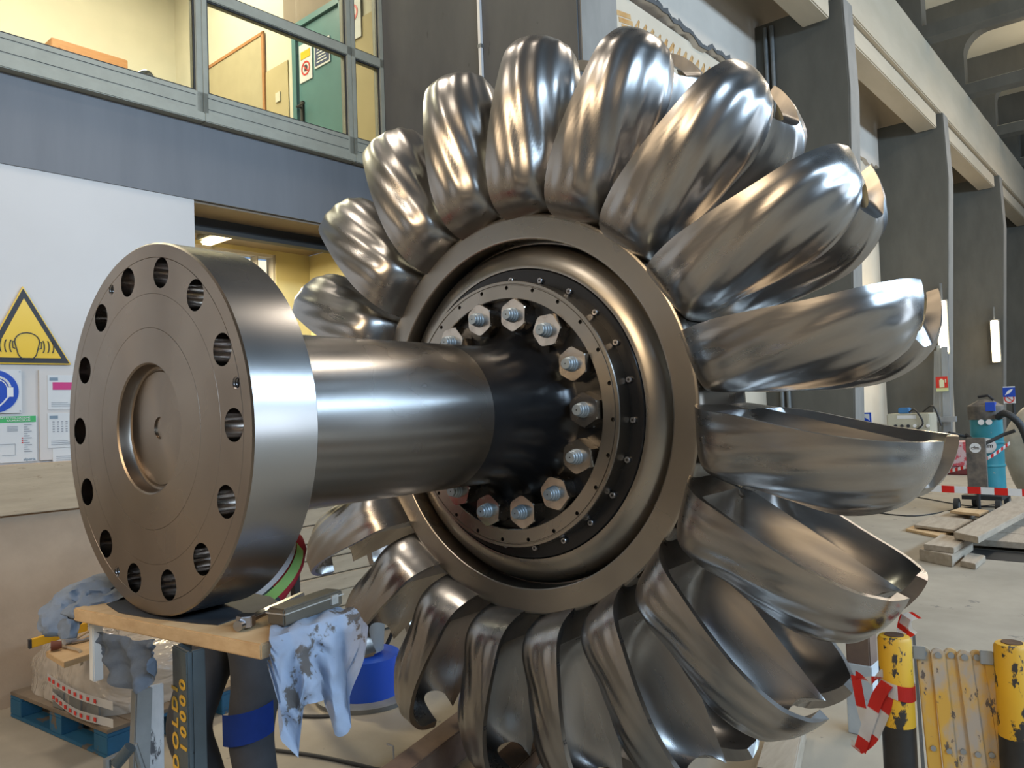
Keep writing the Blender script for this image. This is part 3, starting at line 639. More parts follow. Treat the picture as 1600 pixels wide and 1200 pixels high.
g = bm_new(); box(g, (-.0478, -.011, -.0235), (-.036, .011, -.0165)); fm = bpy.data.meshes.new('flat'); g.to_mesh(fm); g.free(); fm.materials.append(M['black'])
rnd = random.Random(11)
for k in range(14):
    a = -.2385+2*PI*k/14; y, z = -.4182*math.sin(a), .4182*math.cos(a); rot = rnd.uniform(0, PI/3)
    o = link_mesh('hex_nut', nm, rotor, Vector((1.497, y, z+H))-INV[rotor.name]); o.rotation_euler = (rot, 0, 0)
    s = link_mesh('stud', sm, o); link_mesh('centre_mark', pm, s)
# ---- bucket
XM = 1.815
RK = [.84, .865, .90, .95, 1.05, 1.2, 1.35, 1.5, 1.575, 1.605, 1.62]
XK = [1.604, 1.535, 1.485, 1.452, 1.425, 1.413, 1.424, 1.468, 1.54, 1.60, 1.675]
TK = [-.012, -.004, .006, .016, .032, .067, .101, .123, .130, .132, .134]
DK = [.222, .230, .236, .244, .258, .272, .268, .212, .132, .072, .03]
def herm(K, V, r):
    if r <= K[0]: return V[0]
    if r >= K[-1]: return V[-1]
    i = max(j for j in range(len(K)-1) if K[j] <= r)
    def sl(j):
        if j == 0: return (V[1]-V[0])/(K[1]-K[0])
        if j == len(K)-1: return (V[-1]-V[-2])/(K[-1]-K[-2])
        return (V[j+1]-V[j-1])/(K[j+1]-K[j-1])
    h = K[i+1]-K[i]; s = (r-K[i])/h
    return (2*s**3-3*s**2+1)*V[i]+(s**3-2*s*s+s)*h*sl(i)+(-2*s**3+3*s*s)*V[i+1]+(s**3-s*s)*h*sl(i+1)
def sstep(x): x = min(max(x, 0), 1); return x*x*(3-2*x)
def bucket_mesh():
    bm = bm_new(); NR, NF, NB = 58, 30, 14; NA = NF+NB
    ro = [.84+.78*math.sin(PI/2*j/NR) for j in range(NR+1)]
    A0 = .50
    def pq(r): s = sstep((r-.86)/.26); return 5.0+(2.5-5.0)*s, 4.0+(2.2-4.0)*s
    def Fo(r, a):
        p, q = pq(r); V = 1.0+(.55-1.0)*sstep((r-.86)/.36)
        return max(0, 1-(1-a/A0)**p)**(1/q) if a <= A0 else 1-(1-V)*sstep((a-A0)/(1-A0))
    def base(r, a, flat=False):
        xr, tr, D = herm(RK, XK, r), herm(RK, TK, r), herm(RK, DK, r)
        d = 0 if flat else D*Fo(r, a)
        lean = .045*sstep((r-.92)/.3)*(d/.27)**2*(1-a)*sstep((1.60-r)/.12)
        return Vector((XM-(XM-xr)*(1-a)+lean, -(tr+d), r))
    def arow(r):                                # samples spread evenly down the side wall, then over the back
        p, q = pq(r); out = []
        for i in range(NF+1):
            f = math.sin(PI/2*i/NF); out.append(A0*(1-max(0, 1-f**q)**(1/p)) if i < NF else A0)
        return out+[A0+(1-A0)*i/NB for i in range(1, NB+1)]
    def outer_row(r):
        A = arow(r); P_ = [base(r, a) for a in A]; L = [0]
        for i in range(1, len(P_)): L.append(L[-1]+(P_[i]-P_[i-1]).length)
        out = []
        for i, a in enumerate(A):
            amp = .0024*sstep((r-.90)/.10)*sstep((1.60-r)/.08)*sstep((L[i]-.012)/.03)*sstep((1-a)/.25)
            if amp > 0:
                t1 = P_[min(i+1, len(P_)-1)]-P_[i-1]; t2 = base(min(r+.01, 1.615), a)-base(r-.01, a); n = t1.cross(t2)
                if n.length > 1e-9:
                    n.normalize(); n = n if n.y < 0 or (abs(n.y) < .2 and n.x < 0) else -n
                    ph = L[i]/.074+.45*math.sin(4.2*r+1.1)+.22*math.sin(11*r+a*3)+1.1*sstep((r-1.15)/.45)
                    w_ = math.sin(2*PI*ph)+.5*math.sin(2*PI*(ph*.43+.9*r))
                    out.append(P_[i]+n*amp*w_); continue
            out.append(P_[i].copy())
        return out
    ai = [(1-math.cos(PI*i/NA))/2 for i in range(NA+1)]
    TH = .024; RI0, RI1 = .955, 1.582
    def inner(r0, a):
        k = (r0-.84)/(1.62-.84); r = RI0+(RI1-RI0)*k; xr, tr = herm(RK, XK, min(r+.006, 1.62)), herm(RK, TK, r)
        xr = xr+TH; a0 = .46; b = k*2-1
        Dm = .215*(max(0, 1-abs(b)**3.2)**.55 if b < 0 else max(0, 1-b**3.0)**.80); Dm = min(Dm, max(0, herm(RK, DK, r)-.03))
        if a <= a0: Fv = max(0, 1-(1-a/a0)**2.6)**(1/2.3)
        else: Fv = math.cos(PI/2*((a-a0)/(1-a0))**1.35)
        crest = .012+(.161-.012)*(r-1.0)/.579
        return Vector((XM-(XM-xr)*(1-a), -(tr+(crest-tr)*sstep((a-.35)/.65)*sstep(k/.10)+Dm*Fv), r))
    nc = 2*NA+1
    def verts(half): return [bm.verts.new((h.x-XM, h.y, h.z)) for h in half]+[bm.verts.new((XM-h.x, h.y, h.z)) for h in half[-2::-1]]
    flat0 = [base(ro[0], a, True) for a in arow(ro[0])]; flat1 = [base(ro[-1], a, True) for a in arow(ro[-1])]
    O = [verts(flat0)]+[verts(outer_row(r)) for r in ro]+[verts(flat1)]
    I = [verts([inner(r, a) for a in ai]) for r in ro]
    for a, b in zip(O, O[1:]):
        for i in range(nc-1): bm.faces.new([a[i], b[i], b[i+1], a[i+1]])
    for a, b in zip(I, I[1:]):
        for i in range(nc-1): bm.faces.new([a[i], a[i+1], b[i+1], b[i]])
    lo, hi = O[0], O[-1]
    for i in range(nc-1):
        bm.faces.new([lo[i], lo[i+1], I[0][i+1], I[0][i]]); bm.faces.new([hi[i+1], hi[i], I[-1][i], I[-1][i+1]])
    OO = O[1:-1]
    for j in range(len(OO)-1):
        bm.faces.new([OO[j][0], I[j][0], I[j+1][0], OO[j+1][0]]); bm.faces.new([OO[j][-1], OO[j+1][-1], I[j+1][-1], I[j][-1]])
    bmesh.ops.remove_doubles(bm, verts=bm.verts, dist=1e-5)
    bmesh.ops.recalc_face_normals(bm, faces=bm.faces)
    me = bpy.data.meshes.new('bucket'); bm.to_mesh(me); bm.free(); me.materials.append(M['bucket']); return me
def notch_cutter():
    c = bm_new(); W = .140; r0 = 1.545; top = 1.75
    A = []
    for (y, dr) in ((.05, .085), (-.10, .080), (-.16, .075), (-.20, .040), (-.25, .012), (-.34, -.005), (-.46, -.012)):
        pr = [(-W, top)]
        for k in range(25):
            u = math.cos(PI*k/24); pr.append((-W*u, r0-.045*math.sin(PI*k/24)**.8+dr*math.exp(-(u/.22)**2)))
        pr.append((W, top)); A.append([c.verts.new((x, y, r)) for (x, r) in pr])
    n = len(A[0])
    for a, b in zip(A, A[1:]):
        for i in range(n): c.faces.new([a[i], a[(i+1) % n], b[(i+1) % n], b[i]])
    c.faces.new(A[0]); c.faces.new(A[-1][::-1]); return c
bmesh_me = bucket_mesh()
B0 = link_mesh('bucket', bmesh_me, rotor)
B0.location = (0, 0, 0); B0.parent = None; bpy.context.view_layer.update(); boolean(B0, notch_cutter()); B0.parent = rotor; resmooth(B0, 38)
BUCKETS = []
for k in range(20):
    o = B0 if k == 0 else B0.copy()
    if k: COL.objects.link(o)
    o.location = Vector((XM, 0, H))-INV[rotor.name]; o.rotation_euler = (R_(89.8+18*k), 0, 0); BUCKETS.append(o)

# pen numbers on the rims of the lower buckets
for k, ang in enumerate((2, 3, 4, 5)):
    for r, tx in ((1.02, '12'), (1.30, '22')):
        th = R_(89.8+18*ang); er = Vector((0, -math.sin(th), math.cos(th))); et = Vector((0, -math.cos(th), -math.sin(th)))
        pt = Vector((herm(RK, XK, r)+.012, 0, H))+er*r+et*(herm(RK, TK, r)-.0015)
        text_mesh('pen_number', tx, .022, M['ink'], rotor, frame(pt, er, Vector((1, 0, 0))), .0004)
# ================================================================== WORK PLACE AROUND THE FLANGE (world frame)
ZB = 1.22                                       # top of the board the flange rests on
def slab(bm, pts, z0, z1):
    prism(bm, [(x, y, z0) for x, y in pts], (0, 0, z1-z0))
bA, bB, bC, bD = (-.075, .30), (.015, -.485), (.315, -.45), (.225, .335)
bm = bm_new(); slab(bm, (bA, bB, bC, bD), ZB-.040, ZB-.0035)
tag(obj('pine_board', bm, M['pine'], None, bevel=.003), 'thick raw pine board on the jack stand under the big flange', 'board')
bm = bm_new(); slab(bm, ((-.005, .25), (-.03, .12), (-.015, .0), (.03, -.19), (.05, -.245), (.14, -.225), (.26, -.225), (.30, -.1), (.29, .2), (.1, .30)), ZB-.0035, ZB-.0005)
tag(obj('oily_sheet', bm, M['mat'], None), 'dark oily sheet between pine board and flange', 'sheet')
# jack stand
S = thing('jack_stand', 'blue grey steel jack stand lettered in yellow, under the pine board', 'stand', (.02, -.23, 0))
RS = Matrix.Rotation(R_(-8), 4, 'Z'); SP = Matrix.Translation((.008, -.235, 0)) @ RS
g = bm_new(); t_ = .012
box(g, (-.052, -.045, .02), (-.052+t_, .050, ZB-.041)); box(g, (-.04, -.045, .02), (-.006, -.045+t_, ZB-.041)); box(g, (-.04, .050-t_, .02), (-.006, .050, ZB-.041))
obj('post', g, M['standpaint'], S, SP, bevel=.003)
g = bm_new(); box(g, (-.28, -.28, 0), (.28, .28, .02)); obj('foot_plate', g, M['standpaint'], S, SP, bevel=.003)
g = bm_new(); prism(g, [(-.048, .0, .02), (-.048, .30, .02), (-.048, .055, .72)], (.012, 0, 0)); obj('gusset_plate', g, M['greymetal'], S, SP, bevel=.002)
g = bm_new(); prism(g, [(.0, -.052, .02), (.0, -.30, .02), (.0, -.052, .45)], (.012, 0, 0)); obj('gusset_plate', g, M['standpaint'], S, SP, bevel=.002)
def bolt_(p, n, r=.012): 
    g = bm_new(); cyl(g, p, Vector(p)+Vector(n)*.012, r, seg=6); return g
for (y, z) in ((.09, .50), (.13, .42), (.18, .30), (.10, .33)): obj('bolt', bolt_((-.048, y, z), (-1, 0, 0)), M['screw'], S, SP)
mt = SP @ frame((-.0535, .020, .87), (0, 0, 1), (0, 1, 0))
text_mesh('painted_lettering', 'HDOLDI', .052, M['yellowpaint'], S, SP @ frame((-.0535, .031, .955), (0, 0, 1), (0, 1, 0)), .0006, 1.45, .0016)
text_mesh('painted_lettering', 'KE. 10000', .052, M['yellowpaint'], S, SP @ frame((-.0535, -.021, .955), (0, 0, 1), (0, 1, 0)), .0006, 1.45, .0016)
# slanting braces and clamp to the left of the stand
def bar(name, p, q, wx, m, lab, cat, taper=1.0, group=None):
    g = bm_new(); p, q = Vector(p), Vector(q); x, y = basis(q-p)
    A = [g.verts.new(p+x*a*wx[0]/2+y*b*wx[1]/2) for a, b in ((-1, -1), (1, -1), (1, 1), (-1, 1))]; B = [g.verts.new(q+x*a*wx[0]/2*taper+y*b*wx[1]/2*taper) for a, b in ((-1, -1), (1, -1), (1, 1), (-1, 1))]
    g.faces.new(A[::-1]); g.faces.new(B)
    for i in range(4): g.faces.new([A[i], A[(i+1) % 4], B[(i+1) % 4], B[i]])
    return tag(obj(name, g, m, None, bevel=.003), lab, cat, group)
pb = at(222, 1075, 0, .12, ID); pq = at(195, 1195, 0, .02, ID)
bar('steel_brace', (pq.x-.0, pq.y, 0), (pb.x, pb.y, pb.z), (.035, .05), M['greymetal'], 'brown grey slanting steel bar left of the jack stand', 'bar')
pb = at(240, 1070, 0, .20, ID); pq = at(232, 1180, 0, .14, ID)
bar('paint_splashed_plank', (pq.x, pq.y, 0), (pb.x, pb.y, pb.z), (.018, .075), dull('white_splashed_wood', (.50, .50, .50), (.36, .37, .38), .6, 14, stretch=(1, 1, .4), spots=((.06, .06, .065), .54, 12)), 'paint splashed upright lath between slanting bar and jack stand', 'plank', .8)
C_ = at(190, 1165, 0, -.02, ID)
T = thing('screw_clamp', 'grey screw clamp at the foot of the slanting bar', 'clamp', (C_.x, C_.y, 0))
g = bm_new(); tube(g, [(C_.x-.03, C_.y+.02, 0), (C_.x-.03, C_.y+.02, C_.z-.03), (C_.x+.03, C_.y-.015, C_.z-.01), (C_.x+.045, C_.y-.02, C_.z-.08)], .011, 8); obj('clamp_frame', g, M['greymetal'], T, smooth=40)
g = bm_new(); cyl(g, (C_.x-.015, C_.y, C_.z-.045), (C_.x+.01, C_.y-.03, C_.z+.0), .016, seg=16); obj('clamp_screw', g, M['standpaint'], T, smooth=40)

# cloths: a grid hung between a top line and a hem, with folds
def cloth(name, top, hem, nu, nv, m, fold, nf, seed, lab, cat, th=.004, out=(0, -1, 0), side=None, parent=None):
    bm = bm_new(); out = Vector(out); T_ = smooth_curve(top, 10); B_ = smooth_curve(hem, 10)
    def pick(c, u): f = u*(len(c)-1); i = min(int(f), len(c)-2); return c[i].lerp(c[i+1], f-i)
    rows = []
    for j in range(nv+1):
        r = []
        for i in range(nu+1):
            u, v = i/nu, j/nv; p = pick(T_, u).lerp(pick(B_, u), v)
            k = math.sin(u*nf*2*PI+seed+1.3*math.sin(v*2+u*4))*fold*(.25+v)+noise.noise(Vector((u*5, v*4, seed)))*fold*1.2+noise.noise(Vector((u*14, v*9, seed)))*fold*.35
            r.append(bm.verts.new(p+out*k))
        rows.append(r)
    for a, b in zip(rows, rows[1:]):
        for i in range(nu): bm.faces.new([a[i], a[i+1], b[i+1], b[i]])
    g = bmesh.ops.solidify(bm, geom=bm.faces[:], thickness=th)
    o = obj(name, bm, m, parent, smooth=70)
    if lab: tag(o, lab, cat)
    return o
def P(u, v, x): return at(u, v, 0, x, ID)
def PY(u, v, y): return at(u, v, 1, y, ID)
# white-blue cotton rag over the right end of the board
T = thing('cotton_rag', 'pale blue cotton rag with dark smears hanging off the right board end', 'rag', (.2, -.48, .9))
bm = bm_new()
g = bm_new(); cols = 46; rows = []
topE = [PY(420, 985, -.505), PY(470, 1000, -.53), PY(520, 975, -.53), PY(565, 950, -.50)]
hemU = [(0, 414, 1035), (.06, 436, 1120), (.12, 434, 1152), (.20, 468, 1186), (.27, 474, 1100), (.36, 492, 1090), (.46, 507, 1092), (.56, 514, 1118), (.63, 518, 1146), (.74, 548, 1132), (.80, 548, 1090), (.9, 562, 1030), (1, 569, 975)]
def hem(u):
    for a, b in zip(hemU, hemU[1:]):
        if a[0] <= u <= b[0]: t = (u-a[0])/(b[0]-a[0]); return PY(a[1]+(b[1]-a[1])*t, a[2]+(b[2]-a[2])*t, -.53-.02*math.sin(u*9))
    return PY(569, 975, -.5)
TT = smooth_curve(topE, 10)
back = [Vector((.02+.27*i/45, -.40, ZB+.003)) for i in range(46)]
for j in range(34):
    r = []
    for i in range(cols):
        u = i/(cols-1); f = u*(len(TT)-1); k = min(int(f), len(TT)-2); tp = TT[k].lerp(TT[k+1], f-k)
        edge = Vector((.03+.285*u, -.497+.03*u, ZB+.004))
        if j < 5: p = Vector((.10+.21*u, -.40, ZB+.004)).lerp(edge, j/4)+Vector((0, 0, .006*math.sin(u*17+j)*(j > 0)*(j < 4)+.003))
        else:
            v = (j-4)/29; p = edge.lerp(hem(u), v); 
            kf = (.016*math.sin(u*21+1.5*math.sin(v*3))*(.3+v)+.02*noise.noise(Vector((u*4, v*4, 3)))+.012*noise.noise(Vector((u*11, v*8, 5))))*min(1, v*6)
            p = p+Vector((-.35, -1, 0))*(kf+.012*min(1, v*8))
        r.append(g.verts.new(p))
    rows.append(r)
for a, b in zip(rows, rows[1:]):
    for i in range(cols-1): g.faces.new([a[i], a[i+1], b[i+1], b[i]])
bmesh.ops.solidify(g, geom=g.faces[:], thickness=.003)
obj('rag_cloth', g, M['rag'], T, smooth=70); bm.free()
# grey rag hanging at the left, in front of the board edge
cloth('grey_rag', [P(152, 988, -.095), P(180, 992, -.10), P(215, 1000, -.10), P(243, 998, -.10)], [P(160, 1025, -.10), P(176, 1060, -.12), P(205, 1082, -.13), P(228, 1075, -.12), P(246, 1030, -.10)],
      40, 24, M['greyrag'], .014, 3.2, 2.0, 'grey rag hanging below the front edge of the pine board', 'rag', out=(-1, -.2, 0))
# grey-blue fleece over the far end of the board
def heap(name, path, rad, m, lab, cat, seed, flat=.5, seg=14):
    g = bm_new(); pts = smooth_curve(path, 8); rings = []; n = len(pts)
    for i, p in enumerate(pts):
        d = (pts[min(i+1, n-1)]-pts[max(i-1, 0)]).normalized(); x, y = basis(d); r = rad[0]+(rad[1]-rad[0])*i/(n-1); r *= math.sin(PI*(.08+.84*i/(n-1)))**.4
        rings.append([g.verts.new(p+(x*math.cos(2*PI*k/seg)+y*math.sin(2*PI*k/seg)*flat)*r*(1+.22*math.sin(k*2.1+i*.5+seed)+.15*noise.noise(Vector((i*.4, k, seed))))) for k in range(seg)])
    for a, b in zip(rings, rings[1:]):
        for k in range(seg): g.faces.new([a[k], a[(k+1) % seg], b[(k+1) % seg], b[k]])
    g.faces.new(rings[0][::-1]); g.faces.new(rings[-1]); return g
T = thing('grey_fleece', 'grey blue fleece draped over the left end of the pine board', 'garment', (-.05, .33, .9))
pts0 = [PY(178, 925, .33), PY(140, 925, .38), PY(105, 940, .40), PY(92, 965, .38), PY(86, 992, .36)]
obj('sleeve', heap('s', pts0, (.05, .055), None, '', '', 1, .6), M['greyrag'], T, smooth=60)
pts0 = [PY(200, 920, .30), PY(165, 940, .31), PY(135, 948, .33), PY(112, 965, .34), PY(106, 998, .33)]
obj('sleeve', heap('s', pts0, (.045, .05), None, '', '', 4, .6), M['greyrag'], T, smooth=60)
pts0 = [PY(190, 912, .40), PY(150, 916, .44), PY(110, 935, .46), PY(90, 955, .44)]
obj('fleece_body', heap('s', pts0, (.07, .05), None, '', '', 7, .5), M['greyrag'], T, smooth=60)
# tools on the board
T = thing('steel_wrench', 'long bright steel wrench lying at the board right end', 'wrench', (.2, -.30, ZB))
g = bm_new(); a_ = Vector((.10, -.305, ZB+.016)); b_ = Vector((.36, -.30, ZB+.020)); d = (b_-a_).normalized(); n = Vector((-d.y, d.x, 0))
a_ = Vector((.085, -.335, ZB+.012)); b_ = Vector((.285, -.275, ZB+.024)); d = (b_-a_).normalized(); n = Vector((-d.y, d.x, 0))
prism(g, [a_+n*.014, a_-n*.014, b_-n*.009, b_+n*.009], (0, 0, .012)); obj('handle', g, M['screw'], T, bevel=.003)
g = bm_new(); cyl(g, a_+Vector((-.012, 0, -.010)), a_+Vector((-.012, 0, .018)), .024, seg=6); obj('wrench_head', g, M['screw'], T, bevel=.002)
g = bm_new(); cyl(g, a_+Vector((-.03, -.01, .0)), a_+Vector((-.045, -.016, .0)), .013, seg=16); obj('socket', g, M['screw'], T)
q = Matrix.Translation((.21, -.395, ZB+.008)) @ Matrix.Rotation(R_(12), 4, 'Z')
g = bm_new(); box(g, (-.11, -.028, 0), (.11, .028, .042)); bx = obj('plastic_case', g, dull('smoked_clear_plastic', (.11, .09, .065), (.075, .062, .045), .4, 5), None, q, bevel=.004)
tag(bx, 'brownish translucent plastic tool case on the pale blue rag', 'case')
g = bm_new(); box(g, (-.112, -.031, .028), (.112, .031, .031)); box(g, (.06, -.034, .012), (.085, -.028, .036)); obj('lid_seam', g, M['wrap'], bx, q)
# second grey support under the left board end
p = at(150, 1010, 0, -.02, ID); bar('white_block', (p.x, p.y, 1.0), (p.x, p.y, ZB-.041), (.028, .028), M['paper'], 'whitewashed square timber block under the left board end', 'block')

# dark square post behind the flange
p0 = at(462, 940, 1, 2.05, ID)
bar('dark_post', (p0.x, p0.y, 0), (p0.x, p0.y, 1.42), (.045, .045), M['black'], 'slim dark upright post between the worker and stacked boards', 'post')

# ---- pallet with wrapped load at the left (its long side faces the camera)
PA = MW @ Vector((1.52, 5.42, 0)); PB = MW @ Vector((1.64, 4.30, 0)); d = (PB-PA).normalized(); n = Vector((-d.y, d.x, 0)); 
if n.x < 0: n = -n
PF = Matrix((( d.x, n.x, 0, PA.x), (d.y, n.y, 0, PA.y), (0, 0, 1, 0), (0, 0, 0, 1)))
W_ = .80
L = (PB-PA).length
T = thing('blue_pallet', 'worn blue wooden pallet with dirty top boards at the left', 'pallet', (L/2, W_/2, 0), F=PF)
for k in range(3):
    y0 = (0, .42, .84)[k]*W_; g = bm_new(); box(g, (0, y0, 0), (L, y0+.12, .022)); obj('bottom_board', g, M['pallet_blue'], T, PF, bevel=.003)
    for i in range(3): x0 = (0, L/2-.07, L-.14)[i]; g = bm_new(); box(g, (x0, y0, .022), (x0+.14, y0+.12, .112)); obj('block', g, M['pallet_blue'], T, PF, bevel=.003)
for i in range(3): x0 = (0, L/2-.07, L-.14)[i]; g = bm_new(); box(g, (x0, 0, .112), (x0+.14, W_, .130)); obj('stringer_board', g, M['pallet_blue'], T, PF, bevel=.003)
for k in range(6): y0 = k*(W_-.13)/5; g = bm_new(); box(g, (0, y0, .130), (L, y0+.13, .150)); obj('top_board', g, M['pallet_top'], T, PF, bevel=.003)
g = bm_new(); N, R2 = 40, 12; rings = []
for j in range(R2+1):
    v = j/R2; z = .152+.33*math.sin(v*PI/2)**.9; k = math.cos(v*PI/2)**.35 if v < 1 else 0
    rings.append([g.verts.new((L/2-.07+(L*.50*k*(1+.10*noise.noise(Vector((math.cos(2*PI*i/N)*1.5, math.sin(2*PI*i/N)*1.5, v*3)))))*math.copysign(abs(math.cos(2*PI*i/N))**.6, math.cos(2*PI*i/N)), W_/2+.36*k*math.copysign(abs(math.sin(2*PI*i/N))**.6, math.sin(2*PI*i/N))*(1+.12*noise.noise(Vector((i*.5, v*4, 2)))), z+.03*noise.noise(Vector((i*.6, v*5, 9)))*(v > 0))) for i in range(N)])
for a, b in zip(rings, rings[1:]):
    for i in range(N): g.faces.new([a[i], a[(i+1) % N], b[(i+1) % N], b[i]])
g.faces.new(rings[0][::-1]); g.faces.new(rings[-1])
T = tag(obj('wrapped_bundle', g, M['wrap'], None, PF, smooth=60), 'bundle under clear plastic wrap on the blue pallet', 'bundle')
for k, (v0, lab) in enumerate((((.30, .22), 'upper strip of white packing tape with red print on the wrapped bundle'), ((.15, .12), 'lower strip of white packing tape with red print on the wrapped bundle'))):
    g = bm_new(); pts = [Vector((L*.45+k*.05, -.012, .30-.09*k)), Vector((L*.75, -.02, .27-.10*k)), Vector((L*1.02, .02, .25-.09*k))]
    pts = smooth_curve(pts, 6); A = [g.verts.new(p) for p in pts]; B = [g.verts.new(p+Vector((0, .0, .045))) for p in pts]
    for i in range(len(pts)-1): g.faces.new([A[i], A[i+1], B[i+1], B[i]])
    bmesh.ops.solidify(g, geom=g.faces[:], thickness=.002); tp = obj('packing_tape', g, M['white'], None, PF); tag(tp, lab, 'tape')
    g = bm_new()
    for i in range(9):
        q0 = pts[1+i]; box(g, (q0.x-.014, q0.y-.006, q0.z+.012), (q0.x+.008, q0.y-.003, q0.z+.032))
    obj('red_print', g, M['signred'], tp, PF)
# steel brackets inside the load
for k in range(3):
    g = bm_new(); x0 = L*(.45+.17*k); box(g, (x0, .012, .151), (x0+.13, .022, .25)); box(g, (x0, .012, .151), (x0+.13, .036, .158))
    tag(obj('steel_bracket', g, M['greymetal'], None, PF, bevel=.003), ('left', 'middle', 'right')[k]+' grey steel bracket under the wrap on the blue pallet', 'bracket', 'steel brackets on the pallet')
# small board on the bundle with tools
ZT = .545
def G2(u, v, z=ZT): return at(u, v, 2, z, ID)
g = bm_new(); q = [G2(72, 1018), G2(100, 1035), G2(175, 1010), G2(140, 992)]; prism(g, [(a.x, a.y, ZT-.03) for a in q], (0, 0, .03))
tag(obj('offcut_board', g, M['pine'], None, bevel=.002), 'small pale plywood offcut on top of the wrapped bundle', 'board')
T = thing('spirit_level', 'yellow spirit level lying on the plywood offcut', 'spirit level', G2(95, 1005))
a_ = G2(46, 1013, ZT+.03); b_ = G2(136, 985, ZT+.06); d = (b_-a_).normalized(); n = Vector((-d.y, d.x, 0))
g = bm_new(); prism(g, [a_-n*.013, a_+n*.013, a_+n*.013+Vector((0, 0, .045)), a_-n*.013+Vector((0, 0, .045))], b_-a_); obj('level_body', g, M['tape_yellow'], T, bevel=.002)
g = bm_new(); a2 = a_-d*.004; prism(g, [a2-n*.014, a2+n*.014, a2+n*.014+Vector((0, 0, .046)), a2-n*.014+Vector((0, 0, .046))], d*.012); obj('end_cap', g, M['ink'], T)
g = bm_new(); c_ = a_.lerp(b_, .72); prism(g, [c_-n*.0145-d*.02+Vector((0, 0, .01)), c_-n*.0145-d*.02+Vector((0, 0, .036)), c_-n*.0145+d*.02+Vector((0, 0, .036)), c_-n*.0145+d*.02+Vector((0, 0, .01))], n*.029); obj('vial', g, M['signgreen'], T)
g = bm_new(); a_ = G2(112, 1004, ZT+.012); tube(g, [a_, a_+Vector((.05, -.01, 0)), a_+Vector((.10, -.0, .0)), a_+Vector((.20, -.04, 0))], .009, 10); w1 = obj('angled_wrench', g, M['screw'], None, smooth=40); tag(w1, 'angled chrome wrench on the plywood offcut', 'wrench')
g = bm_new(); a_ = G2(86, 1008, ZT+.03); cyl(g, a_+Vector((-.02, 0, -.0)), a_+Vector((.025, -.02, .0)), .026, .02, seg=16); tag(obj('brown_knob_tool', g, dull('brown_leather', (.16, .05, .03), None, .7), None, smooth=40), 'dark red brown tool grip across the spirit level', 'tool')
g = bm_new(); a_ = G2(140, 995, ZT); b_ = G2(118, 1004, ZT); tube(g, [b_+Vector((0, 0, .02)), a_+Vector((0.02, .03, .03))], .008, 8); tag(obj('hammer_handle', g, M['pine'], None, smooth=40), 'pale wooden tool handle beside the spirit level', 'tool')
g = bm_new(); a_ = G2(100, 1003, ZT+.018); cyl(g, a_, a_+Vector((.06, .01, 0)), .018, seg=14); tag(obj('glue_tube', g, M['paper'], None, smooth=40), 'short white tube with blue cap behind the spirit level', 'tube')
g = bm_new(); q = smooth_curve([G2(92, 1010, ZT+.004), G2(108, 1014, ZT+.01), G2(122, 1018, ZT+.008), G2(126, 1030, ZT-.03), G2(125, 1041, ZT-.09)], 5); A = [g.verts.new(p) for p in q]; B = [g.verts.new(p+Vector((.02, .012, .003))) for p in q]
for i in range(len(q)-1): g.faces.new([A[i], A[i+1], B[i+1], B[i]])
bmesh.ops.solidify(g, geom=g.faces[:], thickness=.0015); tag(obj('paper_strip', g, M['cream'], None), 'cream paper strip curling off the plywood offcut', 'strip')

# ---- stacked formwork boards and crates behind
p0 = at(455, 960, 1, 5.0); p1 = at(660, 900, 1, 5.0)
for k in range(9):
    z0 = .02+.13*k; off = .03*math.sin(k*2.3); g = bm_new(); box(g, (3.0+off, 4.95+.012*(k % 3), z0), (4.68+off, 5.02+.012*(k % 3), z0+.122))
    tag(obj('formwork_board', g, M['tanwood'], None, MW, bevel=.004), 'tan formwork board, '+('bottom', 'second', 'third', 'fourth', 'fifth', 'sixth', 'seventh', 'eighth', 'topmost')[k]+(' of the stack behind the wheel' if k in (0, 8) else ' from below in the stack behind the wheel'), 'board', 'formwork boards behind the wheel')
for k, (x0, z0, lab) in enumerate(((3.35, 1.20, 'lower left'), (3.66, 1.20, 'lower right'), (3.40, 1.45, 'upper'))):
    T = thing('plastic_crate', 'pale green plastic crate, %s of three on the board stack' % lab, 'crate', (x0+.14, 5.15, z0), 'green crates on the boards', F=MW)
    g = bm_new(); box(g, (x0, 4.98, z0), (x0+.29, 5.3, z0+.24)); obj('crate_body', g, dull('pale_green_plastic', (.20, .25, .21), (.16, .20, .17), .5, 5), T, MW, bevel=.012)
    g = bm_new(); box(g, (x0-.01, 4.97, z0+.20), (x0+.30, 5.31, z0+.235)); obj('crate_rim', g, M['frame'], T, MW, bevel=.004)
bm = bm_new(); box(bm, (3.0, 5.06, 0), (4.7, 5.35, 1.195)); tag(obj('timber_bundle', bm, M['oldwood'], None, MW), 'block of bundled planks behind the formwork boards', 'timber')

